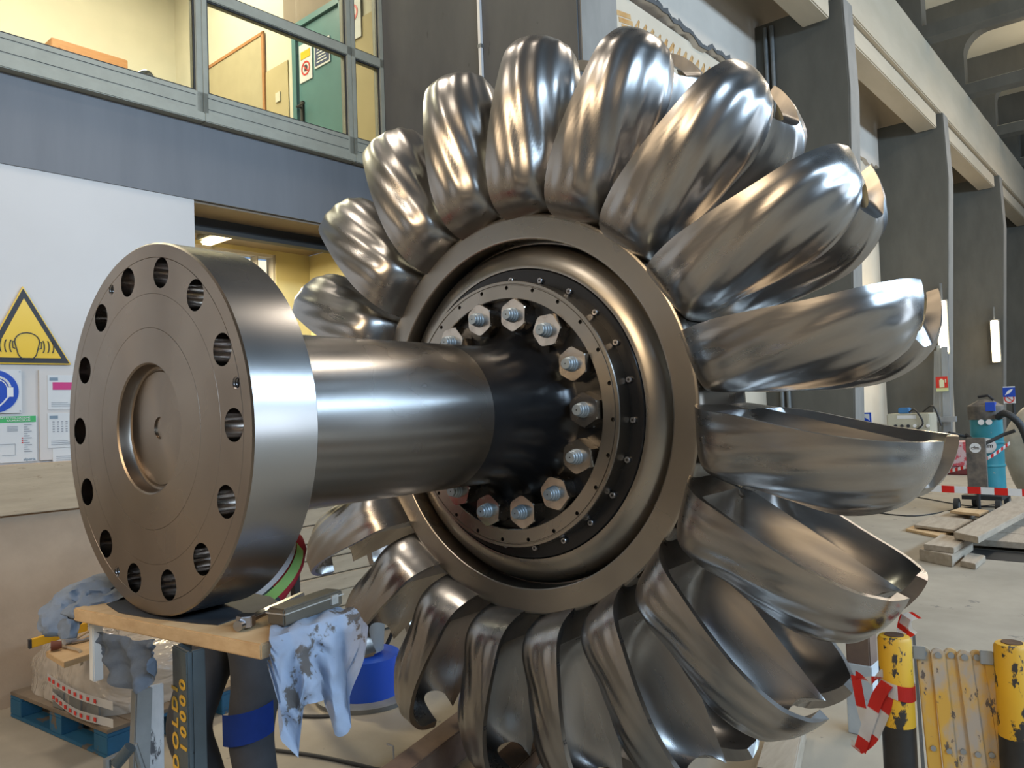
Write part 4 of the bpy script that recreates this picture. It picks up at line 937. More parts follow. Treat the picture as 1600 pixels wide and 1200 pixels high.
# ---- worker behind the shaft, bending forward
def skin(name, chains, m, parent, root=0, sub=2):
    """chains: list of [(x, y, z, r), ...]; a chain starting with an int continues from that vertex"""
    me = bpy.data.meshes.new(name); V = []; E = []; Rr = []
    for ch in chains:
        prev = None
        for it in ch:
            if isinstance(it, int): prev = it; continue
            V.append(it[:3]); Rr.append(it[3]); i = len(V)-1
            if prev is not None: E.append((prev, i))
            prev = i
    org = INV[parent.name]; me.from_pydata([Vector(v)-org for v in V], E, [])
    o = bpy.data.objects.new(name, me); COL.objects.link(o)
    sk = o.modifiers.new('s', 'SKIN'); sk.use_smooth_shade = True
    for i, sv in enumerate(me.skin_vertices[0].data):
        rr = Rr[i]; sv.radius = rr if isinstance(rr, tuple) else (rr, rr); sv.use_root = (i == root)
    ss = o.modifiers.new('u', 'SUBSURF'); ss.levels = sub; ss.render_levels = sub
    bpy.context.view_layer.update(); new = bpy.data.meshes.new_from_object(o.evaluated_get(bpy.context.evaluated_depsgraph_get()))
    bpy.data.objects.remove(o); bpy.data.meshes.remove(me)
    new.materials.clear(); new.materials.append(m); new.name = name
    for p in new.polygons: p.use_smooth = True; p.material_index = 0
    q = link_mesh(name, new, parent); INV[q.name] = org; return q
PX, PY_ = .76, .82
W = thing('person', 'person in charcoal trousers with blue knee patches and red jacket behind flange', 'person', (PX, PY_, 0))
hip = Vector((PX, PY_, .98))
# faces -X, leaning forward over the shaft; y is the side to side direction
sh = Vector((PX-.22, PY_, 1.42)); nk = Vector((PX-.28, PY_, 1.50)); hd = Vector((PX-.36, PY_-.0, 1.57))
body = skin('body', [[(hip.x, hip.y, hip.z, .13), (hip.x-.06, hip.y, hip.z+.17, .115), (hip.x-.14, hip.y, hip.z+.32, .125), (sh.x, sh.y, sh.z-.02, .12), (nk.x, nk.y, nk.z, .055), (hd.x+.03, hd.y, hd.z-.01, .075), (hd.x-.02, hd.y, hd.z+.05, .095), (hd.x-.03, hd.y, hd.z+.09, .07)],
    [3, (sh.x+.0, sh.y-.19, sh.z-.01, .055), (sh.x-.02, sh.y-.24, sh.z-.20, .045), (sh.x+.03, sh.y-.32, 1.27, .036), (sh.x+.05, sh.y-.36, 1.27, .03), (sh.x+.06, sh.y-.40, 1.27, (.035, .02))],
    [3, (sh.x+.0, sh.y+.19, sh.z-.01, .055), (sh.x-.02, sh.y+.24, sh.z-.22, .045), (sh.x+.06, sh.y+.20, 1.15, .036), (sh.x+.08, sh.y+.16, 1.12, .03), (sh.x+.09, sh.y+.12, 1.10, (.035, .02))],
    [0, (hip.x+.02, hip.y-.11, .90, .09), (hip.x-.04, hip.y-.13, .50, .06), (hip.x+.02, hip.y-.13, .10, .042), (hip.x-.08, hip.y-.13, .05, .035)],
    [0, (hip.x+.02, hip.y+.11, .90, .09), (hip.x-.16, hip.y+.13, .50, .06), (hip.x-.04, hip.y+.13, .10, .042), (hip.x-.14, hip.y+.13, .05, .035)]], M['skin'], W)
for hb, y_s in ((Vector((sh.x+.06, sh.y-.40, 1.27)), -1), (Vector((sh.x+.09, sh.y+.12, 1.10)), -1)):
    for k in range(4):
        x0 = hb.x-.030+.020*k; L_ = (.075, .085, .08, .062)[k]
        skin('finger', [[(x0, hb.y+.02, hb.z, .0095), (x0, hb.y-L_*.45, hb.z+.006, .009), (x0, hb.y-L_*.8, hb.z-.008, .0085), (x0, hb.y-L_, hb.z-.026, .0075)]], M['skin'], W, sub=1)
    skin('thumb', [[(hb.x-.03, hb.y+.045, hb.z, .011), (hb.x-.058, hb.y+.015, hb.z-.004, .010), (hb.x-.066, hb.y-.015, hb.z-.012, .009)]], M['skin'], W, sub=1)
g = bm_new(); bmesh.ops.create_uvsphere(g, u_segments=24, v_segments=14, radius=.105, matrix=Matrix.Translation((hd.x+.005, hd.y, hd.z+.075)) @ Matrix.Diagonal((1.05, .92, .86, 1)))
obj('hair', g, M['hair'], W, smooth=80)
for s in (-1, 1):
    g = bm_new(); bmesh.ops.create_uvsphere(g, u_segments=12, v_segments=8, radius=.013, matrix=Matrix.Translation((hd.x-.103, hd.y+s*.032, hd.z+.035))); obj('eye', g, M['white'], W, smooth=80)
    g = bm_new(); bmesh.ops.create_uvsphere(g, u_segments=12, v_segments=8, radius=.03, matrix=Matrix.Translation((hd.x+.01, hd.y+s*.098, hd.z+.02)) @ Matrix.Diagonal((.6, .3, 1, 1))); obj('ear', g, M['skin'], W, smooth=80)
g = bm_new(); cyl(g, (hd.x-.10, hd.y, hd.z+.03), (hd.x-.128, hd.y, hd.z+.0), .010, .015, seg=12); obj('nose', g, M['skin'], W, smooth=60)
g = bm_new(); box(g, (hd.x-.108, hd.y-.022, hd.z-.035), (hd.x-.098, hd.y+.022, hd.z-.029)); obj('mouth', g, dull('lip', (.35, .12, .10)), W)
tr = skin('trousers', [[(hip.x+.03, hip.y, hip.z+.03, (.15, .17)), (hip.x-.03, hip.y, hip.z+.13, (.16, .18)), (hip.x-.08, hip.y, hip.z+.22, (.15, .17))],
    [0, (hip.x+.02, hip.y-.11, .90, (.125, .12)), (hip.x-.0, hip.y-.13, .70, .105), (hip.x-.04, hip.y-.13, .50, .095), (hip.x-.01, hip.y-.13, .30, .085), (hip.x+.02, hip.y-.13, .07, .085)],
    [0, (hip.x+.02, hip.y+.11, .92, (.125, .12)), (hip.x-.08, hip.y+.13, .70, .105), (hip.x-.16, hip.y+.13, .50, .095), (hip.x-.09, hip.y+.13, .30, .085), (hip.x-.04, hip.y+.13, .07, .085)]], M['trouser'], W)
for s, dx in ((-1, 0),):
    g = bm_new(); n = 14
    for (z, k) in ((.52, 0), (.64, 1)): pass
    A = []
    for z in (.50, .62):
        A.append([g.verts.new((hip.x-.035+dx+.108*math.cos(R_(165+125*i/n)), hip.y+s*.13+.108*math.sin(R_(165+125*i/n)), z+.04*(i/n-.5))) for i in range(n+1)])
    for i in range(n): g.faces.new([A[0][i], A[0][i+1], A[1][i+1], A[1][i]])
    bmesh.ops.solidify(g, geom=g.faces[:], thickness=.006); obj('blue_patch', g, M['trousers_blue'], W, smooth=60)
g = bm_new(); prism(g, [(hip.x-.13, hip.y-.245, .94), (hip.x-.115, hip.y-.247, .94), (hip.x-.03, hip.y-.245, 1.05), (hip.x-.045, hip.y-.245, 1.05)], (0, .02, 0)); obj('pocket_edge', g, M['ink'], W)
g = bm_new(); box(g, (hip.x-.20, hip.y-.10, 1.0), (hip.x-.155, hip.y+.05, 1.07)); obj('blue_pocket_flap', g, M['trousers_blue'], W, bevel=.006)
jk = skin('jacket', [[(hip.x+.20, hip.y, hip.z+.05, (.20, .235)), (hip.x+.12, hip.y, hip.z+.11, (.20, .23)), (hip.x+.05, hip.y, hip.z+.19, (.19, .22)), (hip.x-.10, hip.y, hip.z+.34, (.16, .18)), (sh.x, sh.y, sh.z, (.14, .15)), (nk.x+.01, nk.y, nk.z-.01, .075)],
    [4, (sh.x, sh.y-.20, sh.z-.0, .075), (sh.x-.02, sh.y-.25, sh.z-.19, .062), (sh.x+.03, sh.y-.31, 1.28, .05)],
    [4, (sh.x, sh.y+.20, sh.z-.0, .075), (sh.x-.02, sh.y+.25, sh.z-.21, .062), (sh.x+.05, sh.y+.21, 1.17, .05)]], M['jacket'], W)
for (t0, m_, nm_, rr) in ((.02, 'silverband', 'reflective_band', .222), (-.035, 'hivis', 'hivis_band', .220)):
    c0 = Vector((hip.x+.07-.67*t0, hip.y, hip.z+.135+.74*t0)); ax = Vector((-.67, 0, .74)).normalized(); g = bm_new(); x, y = basis(ax); n = 40; A = [[g.verts.new(c0+ax*h+(x*math.cos(2*PI*i/n)*rr*1.0+y*math.sin(2*PI*i/n)*rr*.93)) for i in range(n)] for h in (-.02, .025)]
    for i in range(n): g.faces.new([A[0][i], A[0][(i+1) % n], A[1][(i+1) % n], A[1][i]])
    bmesh.ops.solidify(g, geom=g.faces[:], thickness=.006); obj(nm_, g, M[m_], W, smooth=60)
for s, dx in ((-1, .0), (1, -.06)):
    g = bm_new(); q = Matrix.Translation((hip.x-.05+dx, hip.y+s*.13, 0)); box(g, (-.16, -.05, 0), (.10, .05, .07)); box(g, (0, -.05, .06), (.10, .05, .12)); obj('work_shoe', g, M['black'], W, q, bevel=.015, smooth=50)

# ---- timbers under the wheel
def timber(p, q, wd, h, z0, m, lab, nm='timber', cat='timber', bev=.006):
    p, q = Vector((*p, 0)), Vector((*q, 0)); d = (q-p).normalized(); n = Vector((-d.y, d.x, 0))*wd/2; g = bm_new(); a, b = p-n, p+n; c_, e = q+n, q-n
    prism(g, [(v.x, v.y, z0) for v in (a, b, c_, e)], (0, 0, h)); return tag(obj(nm, g, m, None, bevel=bev), lab, cat)
timber((1.17, .52), (2.9, .92), .14, .155, .0, M['darkwood'], 'old stained square timber under the wheel, with bent nails')
timber((1.45, .22), (3.0, .55), .16, .09, .0, M['rust'], 'rusty brown steel beam beside the square timber', 'steel_beam', 'beam')
timber((1.75, -.42), (2.9, -.05), .20, .085, .0, M['oldwood'], 'pale plank lying flat under the lowest buckets', 'support_plank', 'plank')
timber((2.35, -.78), (3.0, -.62), .16, .12, .0, M['oldwood'], 'short pale timber block at the foot of the front buckets', 'timber_block', 'block')
g = bm_new(); T0 = at(612, 1165, 1, .46, ID); tube(g, [(T0.x, T0.y+.03, T0.z), (T0.x, T0.y-.01, T0.z), (T0.x-.005, T0.y-.015, T0.z-.05)], .004, 6); tag(obj('bent_nail', g, M['screw'], None), 'bent nail sticking out of the square timber', 'nail')
# ---- blue cable reel with metal can behind the rag, cables on the floor
c0 = at(572, 1075, 2, .05, MW)
T = thing('cable_reel', 'blue cable reel lying on the floor behind the pale rag', 'reel', (c0.x, c0.y, 0), F=MW)
RC = MW @ Matrix.Translation((c0.x, c0.y, 0))
g = bm_new(); lathe(g, [(0, 0), (0, .30), (.03, .31), (.035, .30), (.035, 0)], 48, axis='Z'); obj('reel_flange', g, M['greymetal'], T, RC, smooth=40)
g = bm_new(); lathe(g, [(.035, 0), (.035, .22), (.26, .21), (.27, 0)], 48, axis='Z'); obj('reel_drum', g, M['signblue'], T, RC, smooth=40)
g = bm_new(); tube(g, smooth_curve([(.20, .18, .05), (.33, .14, .28), (.30, .05, .42), (.12, 0, .45)], 6), .013, 8); obj('reel_handle', g, M['black'], T, RC, smooth=40)
g = bm_new(); lathe(g, [(.285, 0), (.285, .115), (.50, .13), (.505, .14), (.51, .13), (.50, .12), (.28, .105), (.28, 0)], 40, axis='Z'); tag(obj('metal_can', g, M['alu'], None, RC, smooth=40), 'shiny metal can on top of the blue cable reel', 'can')
def cable(pts, r, lab, F=ID, m='rubber'):
    g = bm_new(); tube(g, smooth_curve(pts, 8), r, 8); tag(obj('floor_cable', g, M[m], None, F, smooth=60), lab, 'cable')
F0 = lambda u, v, z=.012: tuple(at(u, v, 2, z, ID))
cable([F0(425, 1100), F0(470, 1118), F0(540, 1115), F0(615, 1092), F0(690, 1068), F0(800, 1060)], .011, 'thick black cable curving behind the pale blue rag')
cable([F0(430, 1172), F0(500, 1182), F0(580, 1200), F0(700, 1230)], .010, 'black cable in the foreground left of the square timber')
cable([F0(560, 1068), F0(600, 1078), F0(640, 1080), F0(700, 1060)], .012, 'short black cable beside the blue reel')

# ================================================================== RIGHT SIDE OF THE HALL (wall frame)
# round barrier posts and folding slat gate
def bollard(c, h, lab, tape=False):
    T = thing('barrier_post', lab, 'post', (c[0], c[1], 0), 'yellow and black barrier posts', F=MW)
    g = bm_new(); lathe(g, [(h-.27, .048), (h-.012, .048), (h-.003, .043), (h, .03), (h, 0), (h-.27, 0)], 40, c=(c[0], c[1], 0), axis='Z'); obj('yellow_upper_part', g, M['barrel_yellow'], T, MW, smooth=40)
    g = bm_new(); lathe(g, [(0.02, 0), (.02, .048), (h-.27, .048), (h-.27, 0)], 40, c=(c[0], c[1], 0), axis='Z'); obj('black_lower_part', g, M['barrel_black'], T, MW, smooth=40)
    g = bm_new(); lathe(g, [(0, 0), (0, .17), (.012, .17), (.02, .06), (.02, 0)], 40, c=(c[0], c[1], 0), axis='Z'); obj('base_plate', g, M['barrel_black'], T, MW, smooth=30)
    g = bm_new(); disc(g, (c[0], c[1], h), .028, (0, 0, 1), .002); obj('top_cap', g, M['rust'], T, MW)
    return T
ZP = 1.0
p1 = at(1397, 992, 2, ZP); p2 = at(1581, 1004, 2, ZP)
bollard(p1, ZP, 'chipped yellow and black barrier post wrapped in red white tape'); bollard(p2, ZP, 'chipped yellow and black barrier post at the right picture edge')
T = thing('folding_barrier', 'worn yellow folding slat gate between the two barrier posts', 'barrier', ((p1.x+p2.x)/2, (p1.y+p2.y)/2, .05), F=MW)
tops = [(1424, 1012), (1443, 1012), (1465, 1013), (1486, 1015), (1506, 1016), (1527, 1018), (1549, 1019)]
dd = (p2-p1); dd.z = 0; dd.normalize(); nn = Vector((-dd.y, dd.x, 0))
for k, (u, v) in enumerate(tops):
    if k == 0: continue
    kk = (k-1)/5; c_ = p1.lerp(p2, (u-1397)/(1581-1397)+.0); c_ = at(u, v, 2, .965); wv = .020
    y_off = nn*(.012*(k % 2))
    pts = []
    for i in range(9): a = PI*i/8; pts.append(Vector((c_.x, c_.y, .945))+dd*wv*math.cos(a)+Vector((0, 0, wv*math.sin(a)))+y_off)
    bot = Vector((c_.x, c_.y, 0))+dd*(.03+.008*k)
    pts += [Vector((bot.x, bot.y, .12))-dd*wv+y_off, Vector((bot.x, bot.y, .12))+dd*wv+y_off]
    g = bm_new(); prism(g, pts, nn*.010); sl = obj('slat', g, M['slat'], T, MW, bevel=.002)
    for z_, r_ in ((.945, .009), (.66, .008)):
        t = (.945-z_)/.825; q = Vector((c_.x, c_.y, z_)).lerp(Vector((bot.x, bot.y, z_)), t); g = bm_new(); cyl(g, q-nn*.006+y_off, q+nn*.016+y_off, r_, seg=16); obj('rivet', g, M['alu'], sl, MW, smooth=40)
for (c_, s) in ((p1, 1), (p2, -1)):
    q = Vector((c_.x, c_.y, .95))+dd*.049*s; g = bm_new(); prism(g, [q+Vector((0, 0, -.02)), q+Vector((0, 0, .02)), q+dd*s*.035+Vector((0, 0, .02)), q+dd*s*.035+Vector((0, 0, -.02))], nn*.008); obj('hinge_lug', g, M['alu'], T, MW, bevel=.002)
q = at(1428, 1030, 2, .9); g = bm_new(); prism(g, [(q.x, q.y, .97), (q.x+.03, q.y, .97), (q.x+.10, q.y-.0, .05), (q.x+.05, q.y, .05)], nn*.012); obj('slat', g, M['barrel_black'], T, MW)
def ribbon(name, pts, wd, updir, lab, cat='tape', per=.25, F=MW, parent=None, n=8, twist=0):
    g = bm_new(); q = smooth_curve(pts, n); uvl = g.loops.layers.uv.new('UVMap'); s = 0; A = []; B = []; S_ = []
    for i, p in enumerate(q):
        if i: s += (q[i]-q[i-1]).length
        w_ = Vector(updir).normalized()
        if twist: w_ = Matrix.Rotation(twist*i/len(q), 3, 'X') @ w_
        A.append(g.verts.new(p-w_*wd/2)); B.append(g.verts.new(p+w_*wd/2)); S_.append(s/per)
    for i in range(len(q)-1):
        f = g.faces.new([A[i], A[i+1], B[i+1], B[i]])
        for l, u in zip(f.loops, (S_[i], S_[i+1], S_[i+1]+.0, S_[i]+.0)): l[uvl].uv = (u, 0)
    bmesh.ops.solidify(g, geom=g.faces[:], thickness=.0012)
    o = obj(name, g, M['tape'], parent, F)
    return tag(o, lab, cat) if lab else o
# tape on the front post, and the loop to the white wrapped timber
T = thing('barrier_tape', 'red and white barrier tape knotted round the left barrier post, ends hanging', 'tape', (p1.x, p1.y, .6), F=MW)
zz = at(1400, 1072, 0, p1.x).z
ring = [(p1.x+.0515*math.cos(a), p1.y+.0515*math.sin(a), zz+.012*math.sin(a)) for a in [R_(15*k) for k in range(25)]]
ribbon('knot_wrap', ring, .045, (0, 0, 1), None, parent=T, per=.18, n=2)
D1 = .05
def Q(u, v, dx=0): return at(u, v, 0, p1.x-.06+dx)
ribbon('hanging_end', [Q(1386, 1068), Q(1372, 1088), Q(1362, 1115), Q(1352, 1145), Q(1344, 1172)], .036, (0, 1, .5), None, parent=T, per=.20)
ribbon('hanging_end', [Q(1390, 1072, .01), Q(1386, 1100, .01), Q(1376, 1128, .01), Q(1362, 1155, .01), Q(1340, 1172, .01), Q(1336, 1160, .01)], .030, (0, 1, .6), None, parent=T, per=.17)
ribbon('hanging_end', [Q(1337, 1056, .02), Q(1342, 1085, .02), Q(1348, 1115, .02), Q(1356, 1140, .02)], .030, (0, 1, .1), None, parent=T, per=.19)
ribbon('connecting_strand', [Q(1337, 1055, .02), Q(1352, 1064, .02), Q(1368, 1062, .02), Q(1382, 1052, .02)], .028, (0, 0, 1), None, parent=T, per=.05, twist=6)
qa = lambda u, v: at(u+5, v, 0, p1.x+.075)
ribbon('tape_scrap', [(p1.x+.052, p1.y-.01, .90), (p1.x+.060, p1.y-.01, .96), qa(1404, 985), qa(1410, 964), qa(1413, 976), qa(1420, 984), qa(1406, 990), qa(1412, 966), qa(1428, 961)], .032, (0, 1, .6), 'crumpled scrap of red and white tape behind the left barrier post', per=.10)
# timber post wrapped in white foil behind the front post
q = at(1346, 1015, 1, 1.35)
T = thing('wrapped_timber', 'square timber post with white printed wrapping, left of the barrier post', 'timber', (q.x, q.y, 0), F=MW)
g = bm_new(); box(g, (q.x-.06, q.y-.06, .02), (q.x+.06, q.y+.06, q.z+.10)); obj('timber_core', g, M['darkwood'], T, MW, bevel=.006)
g = bm_new(); box(g, (q.x-.066, q.y-.066, .0), (q.x+.066, q.y+.066, q.z-.06)); obj('white_wrapping', g, dull('printed_foil', (.62, .66, .68), (.50, .54, .58), .4, 5, spots=((.06, .10, .35), .66, 30)), T, MW, bevel=.004)
# plank platform over the pit
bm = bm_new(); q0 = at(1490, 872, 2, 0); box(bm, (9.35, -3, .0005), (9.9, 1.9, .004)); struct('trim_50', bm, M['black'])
def plank(pts, z0, h, m, lab, grp='planks and boards by the pit'):
    g = bm_new(); prism(g, [(p[0], p[1], z0) for p in pts], (0, 0, h)); tag(obj('wooden_plank', g, m, None, MW, bevel=.006), lab, 'plank', grp)
G3 = lambda u, v, z=.1: at(u, v, 2, z)
def pl(uvs, z, h, lab, m='oldwood'): plank([G3(u, v, z+h) for u, v in uvs], z, h, M[m], lab)
pl([(1500, 876), (1524, 881), (1540, 868), (1514, 863)], 0, .06, 'short plank lying lowest at the pit edge')
pl([(1436, 858), (1487, 868), (1520, 843), (1470, 834)], .0, .12, 'stubby plank end nearest to the wheel by the pit')
pl([(1443, 850), (1490, 856), (1518, 838), (1470, 836)], .12, .06, 'thick plank end lying on the stubby plank by the pit')
for k in range(4):
    v0 = 800+11*k; u0 = 1530+0*k
    a = Vector((9.95+1.0*0, 2.15, 0))
    x0 = 9.9+.62*k; plank([(x0, -2.5), (x0+.60, -2.5), (x0+.60, 2.0+.05*(k % 2)), (x0, 2.0)], .04, .07, M['oldwood'], ('nearest', 'second', 'third', 'farthest')[k]+' wide board of the pit cover behind the barrier')
pl([(1490, 831), (1528, 839), (1640, 779), (1594, 774)], .20, .07, 'long plank laid diagonally across the pit cover')
for k, (uvs, z, lab) in enumerate((([(1415, 826), (1470, 838), (1505, 820), (1450, 812)], .0, 'broken brown board left of the diagonal plank'), ([(1428, 820), (1490, 828), (1520, 812), (1456, 806)], .05, 'pale board on the broken brown board'),
    ([(1456, 806), (1500, 811), (1524, 803), (1478, 798)], .02, 'pale board beyond the broken brown board'), ([(1484, 798), (1530, 803), (1545, 797), (1500, 793)], .10, 'narrow brown batten farthest from the wheel'))):
    pl(uvs, z, .035, lab, 'pine' if k in (0, 3) else 'oldwood')
# industrial vacuum
vc = at(1550, 778, 2, 0); vb = Vector((13.6, 0, 0)); v_ = at(1545, 775, 0, 13.4); VX, VY = 13.3, at(1547, 770, 0, 13.3).y
zt = at(1545, 625, 0, VX).z; zb = at(1545, 655, 0, VX).z; zf = at(1545, 762, 0, VX).z; r_ = .5*abs(at(1518, 700, 0, VX).y-at(1578, 700, 0, VX).y)*.86
T = thing('industrial_vacuum', 'tall teal industrial vacuum cleaner with dusty black head on wheels', 'vacuum cleaner', (VX, VY, 0), F=MW)
c0 = (VX, VY, 0)
g = bm_new(); lathe(g, [(zf, 0), (zf, r_)]+[(zf+(zb-zf)*t+dz, r_+dr) for t in (.33, .66) for dz, dr in ((-.02, 0), (-.01, .012), (.01, .012), (.02, 0))]+[(zb, r_), (zb, 0)], 48, c=c0, axis='Z'); obj('drum', g, M['teal_drum'], T, MW, smooth=30)
g = bm_new(); lathe(g, [(zb, 0), (zb, r_+.02), (zb+.20, r_+.03), (zt-.06, r_-.02), (zt, r_-.12), (zt+.01, 0)], 48, c=c0, axis='Z'); obj('motor_head', g, M['dustyblack'], T, MW, smooth=40)
g = bm_new(); tube(g, [(VX-.05, VY-.12, zt), (VX-.05, VY-.05, zt+.07), (VX-.05, VY+.08, zt+.05)], .02, 8); obj('lifting_handle', g, M['black'], T, MW)
g = bm_new(); tube(g, [(VX-.2, VY+r_*1.1, zb-.25), (VX-.45, VY+r_*1.9, zb-.18)], .025, 8); tube(g, smooth_curve([(VX-.2, VY+r_*1.1, zb-.22), (VX-.42, VY, zb-.34), (VX-.3, VY-r_*1.2, zb-.22), (VX-.3, VY-r_*1.9, zb-.16)], 5), .025, 8); obj('push_handle', g, M['rubber'], T, MW)
g = bm_new(); tube(g, smooth_curve([(VX-.2, VY-r_*.9, zf+1.05), (VX-.35, VY-r_*1.5, zf+1.1), (VX-.3, VY-r_*2.3, zf+.9), (VX-.2, VY-r_*2.8, zf+.4)], 5), .05, 10); obj('suction_hose', g, M['rubber'], T, MW, smooth=50)
g = bm_new(); box(g, (VX-.40, VY-r_, zf-.14), (VX+.35, VY+r_*1.4, zf-.08)); obj('carriage', g, M['rubber'], T, MW)
for (dx, dy) in ((-.42, r_*1.7), (-.42, -r_*.8), (.3, r_*1.2), (.3, -r_*.8)):
    g = bm_new(); cyl(g, (VX+dx, VY+dy-.03, .105), (VX+dx, VY+dy+.03, .105), .105, seg=24); wh = obj('wheel', g, M['rubber'], T, MW, smooth=30)
    g = bm_new(); cyl(g, (VX+dx, VY+dy-.034, .105), (VX+dx, VY+dy+.034, .105), .05, seg=20); obj('hub', g, M['greymetal'], wh, MW, smooth=30)
g = bm_new(); disc(g, (VX-r_-.005, VY-.04, zb-.38), .11, (-1, 0, 0), .004, 24); cfm = obj('round_badge', g, M['white'], T, MW)
def lab(s, size, pos, m): text_mesh('badge_text', s, size, m, T, frame(MW @ Vector(pos), MW.to_3x3() @ Vector((0, -1, 0)), (0, 0, 1)), .002)
lab('cfm', .10, (VX-r_-.012, VY-.04, zb-.38), M['ink'])
g = bm_new(); disc(g, (VX-r_-.03, VY+.02, zb-.035), .04, (-1, 0, 0), .02, 20); obj('gauge', g, M['white'], T, MW)
g = bm_new(); disc(g, (VX-r_-.03, VY-.08, zb-.035), .04, (-1, 0, 0), .02, 20); obj('gauge', g, M['white'], T, MW)
g = bm_new(); box(g, (VX-r_-.03, VY-r_*.75, zt-.16), (VX-r_*.5, VY-r_*.2, zt-.03)); obj('head_label', g, M['signblue'], T, MW)
yb = at(1525, 700, 0, VX-.75).y; za = at(1525, 684, 0, VX-.75).z; zc = at(1530, 765, 0, VX-.75).z
T2 = T; T = thing('black_panel_stand', 'slim black upright panel with a round badge before the vacuum', 'panel', (VX-.75, yb, 0), F=MW)
g = bm_new(); box(g, (VX-.80, yb-.12, zc), (VX-.70, yb+.12, za)); obj('panel', g, M['dustyblack'], T, MW, bevel=.008)
g = bm_new(); cyl(g, (VX-.75, yb, 0), (VX-.75, yb, zc), .022, seg=12); obj('leg', g, M['rubber'], T, MW)
g = bm_new(); box(g, (VX-.85, yb-.18, 0), (VX-.65, yb+.18, .015)); obj('base_plate', g, M['rubber'], T, MW)
g = bm_new(); disc(g, (VX-.804, yb, za-.14), .07, (-1, 0, 0), .003, 24); obj('round_badge', g, M['paper'], T, MW)
lab('cfm', .07, (VX-.809, yb, za-.14), M['ink'])
g = bm_new(); tube(g, [(VX-.9, yb+.30, zc-.02), (VX-.75, yb, zc+.03), (VX-.6, yb-.2, zc)], .018, 8); obj('foot_bar', g, M['rubber'], T, MW)
# white bulk bag at the right edge
by = at(1600, 720, 0, 14.0).y; g = bm_new(); bmesh.ops.create_icosphere(g, subdivisions=4, radius=1, matrix=Matrix.Translation((14.3, by-.25, .80)) @ Matrix.Diagonal((.5, .55, .80, 1)))
for v in g.verts: v.co += Vector((noise.noise(v.co*3), noise.noise(v.co*3+Vector((5, 0, 0))), noise.noise(v.co*3+Vector((0, 7, 0)))))*.07; v.co.z = max(v.co.z, .0)
tag(obj('bulk_bag', g, dull('white_bag_film', (.50, .46, .38), (.38, .34, .28), .5, 3, bmp=.3), None, MW, smooth=80), 'crumpled whitish bulk bag at the right edge behind the vacuum', 'bag')
# tapes across the hall
ya = at(1460, 763, 0, 11.5); yb_ = at(1640, 772, 0, 11.5)
ribbon('barrier_tape', [at(1400, 757, 0, 11.6), ya, at(1540, 767, 0, 11.5), yb_, at(1720, 776, 0, 11.5)], .09, (0, 0, 1), 'taut red and white barrier tape in front of the vacuum', per=.30, n=4)
ribbon('barrier_tape', [at(1420, 748, 0, 13.2), at(1500, 732, 0, 12.7), at(1545, 715, 0, 12.65), at(1578, 692, 0, 12.9)], .05, (0, 0, 1), 'twisted red and white tape strung up to the vacuum handle', per=.09, n=6)
# beige machine cabinet, leaning metal profiles, lamps and signs on the pylons
XC = 18.6; a_ = at(1385, 645, 0, XC); b_ = at(1463, 643, 0, XC); lo = at(1420, 693, 0, XC)
T = thing('control_cabinet', 'beige control cabinet with round dials beyond the wheel', 'cabinet', (XC+.4, (a_.y+b_.y)/2, 0), F=MW)
g = bm_new(); box(g, (XC, b_.y+.15, .0), (XC+.7, a_.y, a_.z-.03)); obj('cabinet_body', g, M['cabinet'], T, MW, bevel=.02)
for k in range(6): g = bm_new(); disc(g, (XC, a_.y-.18-.13*k, a_.z-.30), .035, (-1, 0, 0), .03, 20); obj('dial', g, M['ink'] if k < 3 else M['white'], T, MW)
g = bm_new(); box(g, (XC-.005, a_.y-.6, a_.z-.14), (XC, a_.y-.22, a_.z-.07)); obj('name_plate', g, M['paper'], T, MW)
g = bm_new(); tube(g, smooth_curve([(XC+.1, a_.y-.45, a_.z), (XC-.05, a_.y-.6, a_.z+.05), (XC-.08, a_.y-.75, a_.z-.25), (XC-.05, a_.y-.5, a_.z-.45)], 5), .02, 6); tube(g, smooth_curve([(XC+.2, a_.y-.7, a_.z), (XC, a_.y-.95, a_.z+.12), (XC-.05, a_.y-1.1, a_.z-.3)], 5), .02, 6); tag(obj('control_cable', g, M['rubber'], None, MW), 'black cables hanging over the beige control cabinet', 'cable')
g = bm_new(); box(g, (XC+.15, a_.y-.42, a_.z-.03), (XC+.4, a_.y-.2, a_.z+.10)); tag(obj('blue_tool_case', g, plain('mid_blue_plastic', (.04, .16, .35)), None, MW, bevel=.02), 'small blue case on top of the beige control cabinet', 'case')
g = bm_new(); box(g, (18.9, 3.35, .14), (19.7, 4.1, .70)); tag(obj('goods_stack', g, dull('wrapped_goods', (.55, .40, .42), (.50, .08, .10), .5, 5, lo=.5, hi=.55), None, MW, bevel=.05), 'red and white wrapped goods on a red pallet near the lamp', 'goods')
g = bm_new(); box(g, (18.8, 3.3, 0), (19.8, 4.15, .14)); tag(obj('red_pallet', g, dull('dark_red_wood', (.16, .03, .03), None), None, MW, bevel=.02), 'dark red pallet under the wrapped goods', 'pallet')
px_ = 20.2
